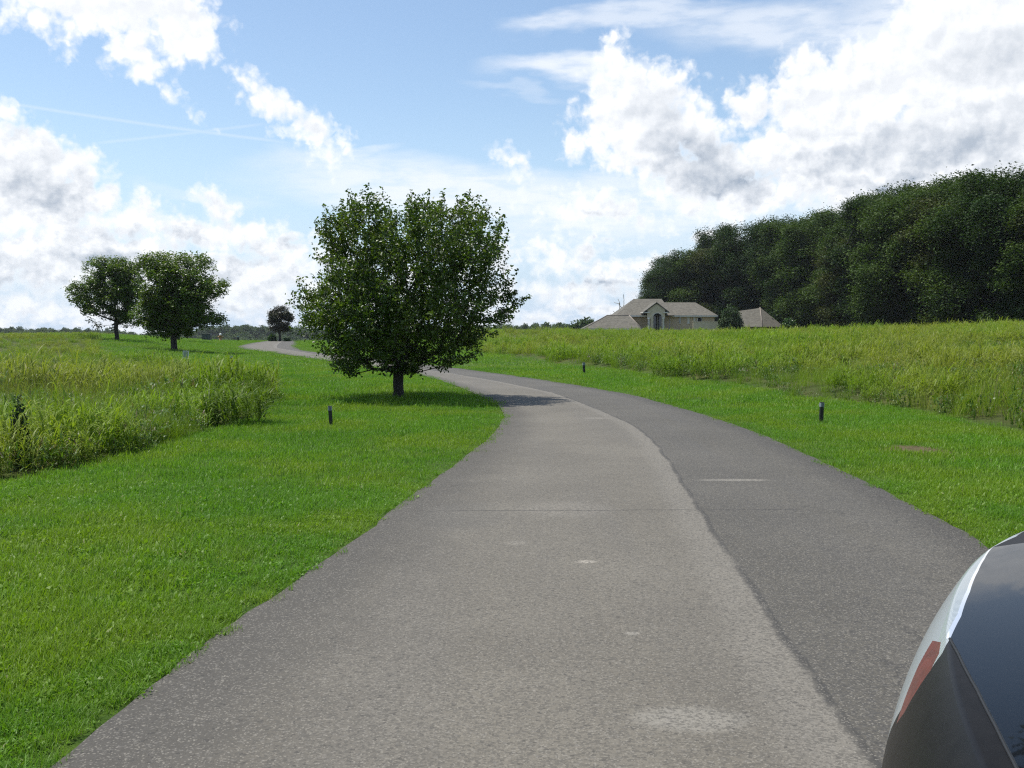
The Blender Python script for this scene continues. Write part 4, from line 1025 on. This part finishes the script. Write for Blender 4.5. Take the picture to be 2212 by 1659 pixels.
# ------------------------------------------------------------------ marker posts and small fixtures
M_POST = plain('black_painted_wood', (.012, .012, .012), .55, var=.3, scale=20)
M_CAP = plain('grey_reflective_label', (.26, .30, .32), .45, var=.08, scale=30)
M_INK = plain('dark_label_ink', (.04, .05, .06), .6)
def post(px, py, top, w_px, lean, label, mark=True):
    X, Y = G(px, py); h = (py-top)*Y/F + .012; w = w_px*.86*Y/F/2
    o = empty('marker_post', (X, Y, float(H(X, Y))-.01)); o.rotation_euler = (0.02, lean, math.radians(8)); tag(o, label, 'marker post', 'short black roadside marker posts')
    b_ = MB(); b_.box(-w, w, -w*.8, w*.8, -.05, h); b_.build('post', M_POST, o, bevel=.004)
    lh = h*.22
    b_ = MB(); b_.box(-w-.003, w+.003, -w*.8-.004, w*.8+.004, h-lh, h-.012); pl_ = b_.build('label_plate', M_CAP, o)
    if mark:
        b_ = MB(); u = lh*.16; y0 = -w*.8-.0062
        for (x0,x1,z0,z1) in ((-1.1,1.1,4.0,4.7),(-1.1,1.1,2.3,3.0),(-1.1,1.1,.6,1.3),(.4,1.1,.6,4.7)):   # a numeral
            b_.box(x0*u, x1*u, y0, y0+.002, h-lh+z0*u, h-lh+z1*u)
        b_.build('numeral', M_INK, pl_)
    return o
post(714, 919, 877, 9, -.06, 'black marker post with grey label left of the road, in front of the big tree')
post(1776, 914, 869, 9, .015, 'nearer black marker post with grey label on the right verge, below the meadow edge')
post(1262, 809, 783, 5.5, -.04, 'farther black marker post on the right verge, left of the bright green bush')
post(500.5, 790, 769, 5, -.02, 'dark marker post on the left between the meadow tip and the far road', False)
post(515, 737.3, 725.5, 4, 0, 'tiny far marker post on the crest left of the far bend', False)
# white slatted panel on thin legs
M_WHITE = plain('weathered_white_metal', (.62, .63, .60), .5, var=.1); M_SLAT = plain('grey_slat', (.22, .25, .26), .6)
X, Y = G(401, 783); o = empty('slatted_panel_stand', (X, Y, float(H(X, Y)))); o.rotation_euler = (0, .03, .1); tag(o, 'small white framed stand with grey slats in the grass before the left-hand trees', 'stand')
k = Y/F; zt = 22*k; zb = 6.5*k; w = 6.2*k
b_ = MB(); b_.box(-w, w, -.012, .012, zt-.03, zt); b_.box(-w, -w+.03, -.012, .012, zb, zt-.032); b_.box(w-.03, w, -.012, .012, zb, zt-.032); b_.box(-w, w, -.05, .012, zb-.045, zb-.002); b_.build('frame', M_WHITE, o)
b_ = MB(); n = 7
for i in range(n): z = zb + (zt-.03-zb)*(i+.15)/n; b_.box(-w+.032, w-.032, -.008, .008, z, z+(zt-zb)/n*.7)
b_.build('slats', M_SLAT, o)
for sx in (-1, 1): b_ = MB(); b_.tube((sx*(w-.02), 0, -.1), (sx*(w-.02), 0, zb-.046), .012, .012, 6); b_.build('leg', M_WHITE, o)
# utility cabinet and hydrant on the crest
M_CAB = plain('dark_green_paint', (.030, .045, .040), .5); M_HYD = plain('orange_brown_paint', (.33, .17, .06), .5); 
Y = 148.0; X = (447.5-CX)/F*Y; k = Y/F; o = empty('utility_cabinet', (X, Y, float(H(X, Y)))); tag(o, 'dark green utility cabinet on the grass beyond the left-hand trees', 'utility box')
w = 9.3*k; h = 14.5*k
b_ = MB(); b_.box(-w, w, -w*.6, w*.6, .1, h*.9); b_.prism([(-w-.03,h*.9),(w+.03,h*.9),(w-.05,h),(-w+.05,h)], -w*.65, w*.65); b_.build('housing', M_CAB, o, bevel=.02)
b_ = MB(); b_.box(-w*1.1, w*1.1, -w*.7, w*.7, -.2, .098); b_.build('plinth', plain('concrete', (.3,.29,.27), .9), o)
b_ = MB(); b_.box(-.03, .03, -w*.6-.03, -w*.6-.002, h*.4, h*.52); b_.build('handle', M_CAP, o)
Y = 149.0; X = (477-CX)/F*Y; k = Y/F; o = empty('fire_hydrant', (X, Y, float(H(X, Y)))); tag(o, 'orange brown hydrant with white cap far off on the crest, right of the dark cabinet', 'hydrant')
r = 3.0*k; h = 17*k
b_ = MB(); b_.lathe([(r*1.5,-.1),(r*1.5,.06),(r,.08),(r,h*.62),(r*1.25,h*.64),(r*1.25,h*.7),(r*1.0,h*.72)], n=14); b_.build('barrel', M_HYD, o)
b_ = MB(); b_.lathe([(r*1.05,h*.723),(r*1.0,h*.84),(r*.6,h*.93),(r*.3,h*.95),(r*.3,h)], n=14); b_.build('cap', M_WHITE, o)
for sx in (-1, 1): b_ = MB(); b_.tube((sx*r*.8,0,h*.5), (sx*r*1.9,0,h*.5), r*.5, r*.5, 10); b_.build('nozzle', M_HYD, o)
# ------------------------------------------------------------------ the parked car
from mathutils.geometry import delaunay_2d_cdt
YAW = .2124; CO = np.array([1.1946, .1567])
def car_w(y):
    y = np.asarray(y, float)
    f = (1 - (np.clip((y-.7339)/1.6161, 0, .9999))**1.9735)**(1/1.9735); r = (1 - (np.clip((-1.9-y)/.45, 0, .9999))**3.2)**(1/3.2)
    return .9464*f*r + .001
def car_zt(y):
    y = np.asarray(y, float)
    return 1.2228 + .0631*(np.maximum(y, .75)-1.3) - .1131*np.clip((y-2.2371)/.1129, 0, 1)**3.7492 - .15*np.clip((-1.9-y)/.45, 0, 1)**2
ZM = .62
WH = (1.42, -1.38)
def car_zb(y):
    y = np.asarray(y, float); z = np.full_like(y, .27)
    for yw in WH:
        q = .43**2 - (y-yw)**2; z = np.where(q > 0, np.maximum(z, .35 + np.sqrt(np.maximum(q, 0))), z)
    return z
def car_S(y, a):
    """body surface: y along the car, a in degrees (0 hood middle, 90 widest, 120 sill), negative = left side"""
    y = np.asarray(y, float); a = np.asarray(a, float); n = 3.1198; aa = np.radians(np.minimum(np.abs(a), 90)); w, zt, zb = car_w(y), car_zt(y), car_zb(y)
    x = w*np.sin(aa)**(2/n); z = ZM + (zt-ZM)*np.maximum(np.cos(aa), 0)**(2/n)
    s0 = .88; z0 = ZM + (zt-ZM)*(1-s0**n)**(1/n); sx = np.sin(aa)**(2/n); z = np.where(sx < s0, z0 + .18*(zt-z0)*(1-(sx/s0)**2), z)   # shoulder crease, flatter hood
    t = np.clip((np.abs(a)-90)/30, 0, 1); zl = ZM + (zb-ZM)*t
    low = np.abs(a) > 90; x = np.where(low, w*(1-.05*t*t), x); z = np.where(low, zl, z)
    z = np.where(zb > ZM, np.maximum(z, np.minimum(zb, ZM+.2)), z)
    return np.stack([np.sign(a)*x, y, z], -1)
def car_world(p):
    c, s = math.cos(-YAW), math.sin(-YAW)
    return np.stack([p[...,0]*c - p[...,1]*s + CO[0], p[...,0]*s + p[...,1]*c + CO[1], p[...,2]], -1)
def proj(p):
    X, Y, Z = p[...,0], p[...,1], p[...,2]-CAMH
    d = Y*math.cos(PITCH) - Z*math.sin(PITCH); u = Y*math.sin(PITCH) + Z*math.cos(PITCH)
    return CX + F*X/d, 829.5 - F*u/d
_yy, _aa = np.meshgrid(np.linspace(.75, 2.34, 420), -np.concatenate([np.linspace(0, 30, 200), np.linspace(30.1, 89.9, 420)]), indexing='ij')
_pp = car_world(car_S(_yy, _aa)); _px, _py = proj(_pp)
_d1 = np.gradient(_pp, axis=0); _d2 = np.gradient(_pp, axis=1); _nr = np.cross(_d2, _d1); _nr *= np.sign(_nr[5,5,2])
_front = ((np.array([0, 0, CAMH]) - _pp)*_nr).sum(-1) > 0
def inv(px, py):
    e = (_px-px)**2 + (_py-py)**2 + np.where(_front, 0, 1e6); k = np.unravel_index(np.argmin(e), e.shape); y0, a0 = float(_yy[k]), float(_aa[k])
    hy, ha = .004, .3
    for _ in range(5):
        gy3, ga3 = np.meshgrid(y0 + hy*np.linspace(-1, 1, 15), a0 + ha*np.linspace(-1, 1, 15), indexing='ij')
        ux, uy = proj(car_world(car_S(gy3, ga3))); e = (ux-px)**2 + (uy-py)**2; k = np.unravel_index(np.argmin(e), e.shape)
        y0, a0 = float(gy3[k]), float(ga3[k]); hy *= .4; ha *= .4
    return y0, a0
HEAD_IN = [(2144,1194),(2127,1219),(2113,1246),(2095,1292),(2076,1346),(2052,1396)]        # lens meets hood
HEAD_LO = [(2035,1427),(2000,1478),(1965,1524),(1930,1578),(1905,1628),(1890,1668)]        # lens meets fender
SEAM = [(2070,1430),(2110,1508),(2150,1588),(2187,1664),(2230,1750)]
P_in = [inv(*q) for q in HEAD_IN]; P_lo = [inv(*q) for q in HEAD_LO]; P_seam = [inv(*q) for q in SEAM]
MARK = [inv(*q) for q in [(2032,1403),(2014,1399),(1985,1450),(1958,1515),(1936,1580),(1953,1556),(1980,1508),(2010,1464),(2028,1428)]]
front_pts = [(P_lo[-1][0]+.04, -90), (2.0, -93), (2.20, -88), (2.26, -60), (P_in[0][0]+.10, P_in[0][1]+3)]
lens = P_in + P_lo + front_pts
strip_in = [(y+.012, a-1.0) for y, a in P_in]
trimp = P_in + strip_in[::-1]
def inpoly(P_, x, y):
    x = np.asarray(x); y = np.asarray(y); ins = np.zeros(x.shape, bool); n = len(P_)
    for i in range(n):
        (x0, y0), (x1, y1) = P_[i], P_[(i+1) % n]
        if y0 == y1: continue
        c = ((y0 > y) != (y1 > y)) & (x < (x1-x0)*(y-y0)/(y1-y0) + x0); ins ^= c
    return ins
seam_line = [P_in[-1]] + P_seam + [(.75, P_seam[-1][1]), ]
sy = np.array([q[0] for q in seam_line][::-1]); sa = np.array([q[1] for q in seam_line][::-1])
hoodfront = [P_in[0], (P_in[0][0]+.05, P_in[0][1]*.6), (P_in[0][0]+.07, 0.0)]
AS = 1/60.0
def cut(polys, lines, y0=.75, y1=2.345):
    vs, es = [], []
    def addl(P_, closed):
        b = len(vs); P2 = []
        for i in range(len(P_) - (0 if closed else 1)):
            p, q = P_[i], P_[(i+1) % len(P_)]; k = max(1, int(math.hypot(p[0]-q[0], (p[1]-q[1])*AS)/.02))
            for j in range(k): t = j/k; P2.append((p[0]+(q[0]-p[0])*t, p[1]+(q[1]-p[1])*t))
        if not closed: P2.append(P_[-1])
        vs.extend(P2); n = len(P2)
        for i in range(n - (0 if closed else 1)): es.append((b+i, b+(i+1) % n))
    for P_ in polys: addl(P_, True)
    for P_ in lines: addl(P_, False)
    gy2 = np.concatenate([np.arange(y0, 1.2, .03), np.arange(1.2, y1, .012), [y1]])
    ga = np.concatenate([-120+np.arange(0, 30, 5), np.linspace(-90, 90, 121), 90+np.arange(5, 31, 5)])
    for y in gy2:
        for a in ga: vs.append((y, a))
    r = delaunay_2d_cdt([Vector((p[0], p[1]*AS)) for p in vs], es, [], 0, 1e-6)
    V = np.array([(v.x, v.y/AS) for v in r[0]]); T = np.array([f for f in r[2]]); return V, T
mir = lambda P_: [(y, -a) for y, a in P_]
Vp, Tp = cut([lens, mir(lens), MARK, mir(MARK), trimp, mir(trimp)], [seam_line, mir(seam_line), hoodfront, mir(hoodfront)])
cy = Vp[Tp][:,:,0].mean(1); ca = Vp[Tp][:,:,1].mean(1); S3 = car_S(Vp[:,0], Vp[:,1])
lab = np.full(len(Tp), 'body', dtype=object)
aside = np.abs(ca) > -np.interp(cy, sy, sa)
beyond = cy > P_in[-1][0]
ain = np.interp(cy, [q[0] for q in P_in[::-1]], [q[1] for q in P_in[::-1]])
lab[:] = 'fender'
half = P_in + P_seam + [(.70, P_seam[-1][1]), (.70, 0.0), (P_in[0][0]+.07, 0.0), (P_in[0][0]+.05, P_in[0][1]*.6)]
lab[inpoly(half, cy, -np.abs(ca))] = 'hood'
print('HEAD', P_in, P_lo, MARK)
yh = np.interp(np.abs(ca), [0, -P_in[0][1]*.6, -P_in[0][1]], [P_in[0][0]+.07, P_in[0][0]+.05, P_in[0][0]])
lab[(cy > yh) & (np.abs(ca) < -P_in[0][1]+25)] = 'bumper'; lab[(cy > P_in[0][0]-.02) & (lab == 'fender')] = 'bumper'
for sg in (1, -1):
    a_ = ca*sg
    L = inpoly(lens, cy, a_); lab[L] = 'lens%d' % sg
    lab[inpoly(trimp, cy, a_)] = 'trim%d' % sg
    lab[inpoly(MARK, cy, a_)] = 'mark%d' % sg
def paint():
    m, nt, b, _ = new_mat('black_car_paint'); P_ = objco(nt)
    n = noise(P_, 900, 2, .5); dst = noise(P_, 14, 5, .65)
    setin(nt, b, 'Base Color', mix(dst.step(.45, .8)*.25, (.004, .0045, .005), (.012, .011, .010))); b.inputs['Roughness'].default_value = .22
    b.inputs['Metallic'].default_value = .0; b.inputs['Coat Weight'].default_value = .62; b.inputs['Coat IOR'].default_value = 1.38; b.inputs['Coat Roughness'].default_value = .02; b.inputs['Specular IOR Level'].default_value = .05
    return m
M_PAINT = paint()
M_FEND = plain('black_paint_reflection_tone', (.009, .0085, .0085), .36, var=.15, scale=30, spec=.12)  # same black body paint, dull road reflection put into its tone
def lensmat():
    m, nt, b, _ = new_mat('ribbed_headlight_lens'); P_ = objco(nt); x, y, z = xyz(P_)
    rib = ((y + z*.35)*900.0)._m('SINE'); fine = (x*500.0)._m('SINE')
    c = mix((rib*.5+.5), (.22, .255, .265), (.46, .51, .53)); setin(nt, b, 'Base Color', c)
    b.inputs['Roughness'].default_value = .35; b.inputs['Metallic'].default_value = .1; b.inputs['Coat Weight'].default_value = .6; b.inputs['Coat Roughness'].default_value = .03
    setin(nt, b, 'Normal', bump(nt, rib, .35, .002)); return m
M_LENS = lensmat()
M_CHR = plain('bright_lens_trim', (.85, .86, .88), .12, metal=.6, var=.03, coat=1.0)
M_MARK = plain('red_brown_reflector', (.11, .017, .012), .3, var=.25, scale=40, coat=.15)
M_TYRE = plain('tyre_rubber', (.015, .015, .015), .85, var=.3); M_RIM = plain('alloy_rim', (.45, .46, .47), .3, metal=.8); M_CGL = plain('tinted_car_glass', (.012, .014, .015), .04, spec=.9, coat=1.0); M_GRL = plain('black_grille', (.01,.01,.01), .5)
car = empty('parked_car', (CO[0], CO[1], 0.012), -YAW)
tag(car, 'glossy black car at the right road edge, only headlight corner and hood in view', 'car')
def part(name, keep, mat, parent=car, lift=0.0, smooth=True):
    T = Tp[keep]
    if not len(T): return None
    u, inv_ = np.unique(T, return_inverse=True); T2 = inv_.reshape(T.shape); V = S3[u].copy()
    me = np_mesh(name, V, T2, 3, smooth=smooth); bm = bmesh.new(); bm.from_mesh(me)
    bmesh.ops.remove_doubles(bm, verts=bm.verts, dist=1e-5); bmesh.ops.recalc_face_normals(bm, faces=bm.faces)
    bm.to_mesh(me); bm.free()
    co = np.zeros(len(me.vertices)*3); me.vertices.foreach_get('co', co); co = co.reshape(-1, 3)
    # normals straight from the body surface so that neighbouring panels reflect as one
    al = np.degrees(np.arcsin(np.clip(np.abs(co[:,0])/car_w(co[:,1]), 0, 1)**(3.1198/2))); al = np.where(co[:,2] < ZM, 90 + 30*(ZM-co[:,2])/np.maximum(ZM-car_zb(co[:,1]), .01), al)*np.sign(co[:,0]+1e-9)
    e = .4; d1 = car_S(co[:,1]+.004, al) - car_S(co[:,1]-.004, al); d2 = car_S(co[:,1], al+e) - car_S(co[:,1], al-e)
    nn = np.cross(d2, d1); nn /= np.maximum(np.linalg.norm(nn, axis=1, keepdims=True), 1e-9)
    out_ = (nn*(co - np.array([0, 0, .5])*1.0 - np.array([0,1,0])*np.minimum(co[:,1:2], 1.2)*1.0)).sum(1) < 0; nn[out_] *= -1
    fn = np.array([p.normal for p in me.polygons]); fc = np.array([p.center for p in me.polygons])
    tow = (fn*(fc - np.stack([fc[:,0]*0, np.minimum(fc[:,1], 1.2), np.full(len(fc), .5)], -1))).sum(1)
    if (tow < 0).sum() > len(tow)/2: me.flip_normals()
    me.polygons.foreach_set('use_smooth', [True]*len(me.polygons)); me.normals_split_custom_set_from_vertices([tuple(v) for v in nn])
    return link(name, me, mat, parent)
hood = part('hood', lab == 'hood', M_PAINT)
part('bumper', lab == 'bumper', M_FEND)
for sg in (1, -1):
    part('fender', (lab == 'fender') & (ca*sg < 0), M_FEND)
    hl_ = part('headlight', lab == 'lens%d' % sg, M_LENS)
    part('trim', lab == 'trim%d' % sg, M_CHR, hl_); part('side_marker', lab == 'mark%d' % sg, M_MARK, hl_)
for sg in (1, -1):
    ln = [(P_in[-1][0], P_in[-1][1]*sg)] + [(y, a*sg) for y, a in P_seam] + [(.3, P_seam[-1][1]*sg), (-.2, P_seam[-1][1]*sg*.98)]
    gp_ = MB(); pts3 = car_S(np.interp(np.linspace(0, 1, 60), np.linspace(0, 1, len(ln)), [q[0] for q in ln]), np.interp(np.linspace(0, 1, 60), np.linspace(0, 1, len(ln)), [q[1] for q in ln]))
    for i in range(39): gp_.tube(pts3[i], pts3[i+1], .0028, .0028, 6, cap=False)
    gp_.build('panel_gap', M_GRL, car)
# sides and tail
ys = np.concatenate([np.arange(-2.345, .75, .035), [.75]]); as_ = np.concatenate([np.linspace(-120, -90, 7)[:-1], np.linspace(-90, -55, 12)[:-1], np.linspace(-55, 55, 24), np.linspace(55, 90, 12)[1:], np.linspace(90, 120, 7)[1:]])
YY, AA = np.meshgrid(ys, as_, indexing='ij'); B3 = car_S(YY, AA); ii = np.arange(YY.size).reshape(YY.shape)
me = np_mesh('body', B3.reshape(-1, 3), np.stack([ii[:-1,:-1], ii[1:,:-1], ii[1:,1:], ii[:-1,1:]], -1).reshape(-1, 4), 4, smooth=True); link('body', me, M_PAINT, car)
def loft(rows, name, mat, parent=car):
    n = len(rows[0]); v = [p for r in rows for p in r]; f = [(k*n+i, k*n+i+1, (k+1)*n+i+1, (k+1)*n+i) for k in range(len(rows)-1) for i in range(n-1)]
    me = bpy.data.meshes.new(name); me.from_pydata(v, [], f); me.update(); o = link(name, me, mat, parent, True); return o
# greenhouse: belt and roof outlines
def gh(y, wb, zb_, wt, zt_): return y, wb, zb_, wt, zt_
ROOF = [(-2.05,.60,1.42),(-1.7,.64,1.60),(-.8,.66,1.66),(-.1,.65,1.64),(.02,.63,1.60)]
loft([[(x*w, y, z + .03*(1-abs(x))) for x in (-1,-.6,-.2,.2,.6,1)] for y, w, z in ROOF], 'roof', M_PAINT)
loft([[(x*.80, .80-.12*abs(x), 1.13-.05*abs(x)**3) for x in (-1,-.6,-.2,.2,.6,1)], [(x*.62, .03-.04*abs(x), 1.595 + .03*(1-abs(x))) for x in (-1,-.6,-.2,.2,.6,1)]], 'windshield', M_CGL)
loft([[(x*.76, -2.26, 1.0) for x in (-1,-.3,.3,1)], [(x*.60, -2.04, 1.425) for x in (-1,-.3,.3,1)]], 'rear_window', M_CGL)
for sg in (-1, 1):
    for (ya, yb, yc, yd) in ((.62,-.32,-.02,-.34),(-.40,-1.30,-.42,-1.30),(-1.38,-2.2,-1.38,-1.98)):
        loft([[(sg*.82, ya, 1.10), (sg*.82, yb, 1.08)], [(sg*.65, yc, 1.60), (sg*.65, yd, 1.60 if yd > -1.5 else 1.47)]], 'side_window', M_CGL)
    loft([[(sg*.80, .76, 1.11), (sg*.82, .60, 1.10)], [(sg*.63, .03, 1.61), (sg*.655, -.04, 1.61)]], 'pillar', M_PAINT)
    b_ = MB(); b_.lathe([(.02,-.07),(.075,-.05),(.085,0),(.075,.05),(.02,.07)], (sg*1.00, .02, 1.10), 14); b_.tube((sg*.80,.04,1.08),(sg*.95,.02,1.10),.025,.03,8); b_.build('side_mirror', M_PAINT, car)
    for yw in WH:
        w = MB(); prof = [(.20,-.10),(.33,-.105),(.355,-.08),(.36,0),(.355,.08),(.33,.105),(.20,.10)]
        v = []; n = 32
        for r, t in prof:
            for i in range(n): q = 2*math.pi*i/n; v.append((sg*.80 + t, yw + r*math.cos(q), .36 + r*math.sin(q)))
        w.add(v, [(k*n+i, k*n+(i+1) % n, (k+1)*n+(i+1) % n, (k+1)*n+i) for k in range(len(prof)-1) for i in range(n)], True)
        wo_ = w.build('wheel', M_TYRE, car)
        r_ = MB(); r_.tube((sg*.83, yw, .36), (sg*.89, yw, .36), .06, .05, 16)
        for i in range(6):
            q = math.pi/3*i; r_.tube((sg*.87, yw+.04*math.cos(q), .36+.04*math.sin(q)), (sg*.88, yw+.215*math.cos(q), .36+.215*math.sin(q)), .03, .02, 8)
        r_.tube((sg*.80, yw, .36), (sg*.83, yw, .36), .21, .215, 24); r_.build('rim', M_RIM, wo_)
b_ = MB()
for i in range(5): b_.box(-.38, .38, 2.345, 2.36, .50+.035*i, .52+.035*i)
b_.build('grille', M_GRL, car)

# the tree that stands out of frame on the right and mirrors in the hood
ro = np.random.default_rng(71)
go_ = grow([(2.8,-1.0,1.0),(4.5,-1.8,1.8),(7.4,-2.3,2.3),(8.6,-4.8,4.4),(10.5,-5.6,5.0),(13,-3.4,3.4),(14.5,-1.3,1.3)], 900, 2.8, ro, fork=3.5, depth=.8, lobes=24, lr=.2, up=.05)
co_, to_ = make_meshes('verge_tree', go_, .24, .02, M_WOOD[1], 40, .3, .2, ro, flat=.8)
xo, yo = 14*math.sin(math.radians(37.6)), 14*math.cos(math.radians(37.6))
build_tree('broadleaf_tree', co_, to_, (xo, yo, float(H(xo, yo))), math.radians(-38), 1, 'broadleaf tree just outside the right edge of the view, mirrored in the black hood')
# ------------------------------------------------------------------ summer haze
hb = MB(); hb.box(-1400, 1400, -300, 1500, -40, 60); hz_o = hb.build('haze')
hm = bpy.data.materials.new('summer_haze'); hm.use_nodes = True; hn = hm.node_tree; hn.nodes.clear()
pv = hn.nodes.new('ShaderNodeVolumePrincipled'); pv.inputs['Color'].default_value = (.86, .92, 1.0, 1); pv.inputs['Density'].default_value = .0001; pv.inputs['Anisotropy'].default_value = .2
mo = hn.nodes.new('ShaderNodeOutputMaterial'); hn.links.new(pv.outputs[0], mo.inputs['Volume']); hz_o.data.materials.append(hm)
tag(hz_o, kind='stuff', label='thin bluish summer haze over the whole landscape', cat='haze')
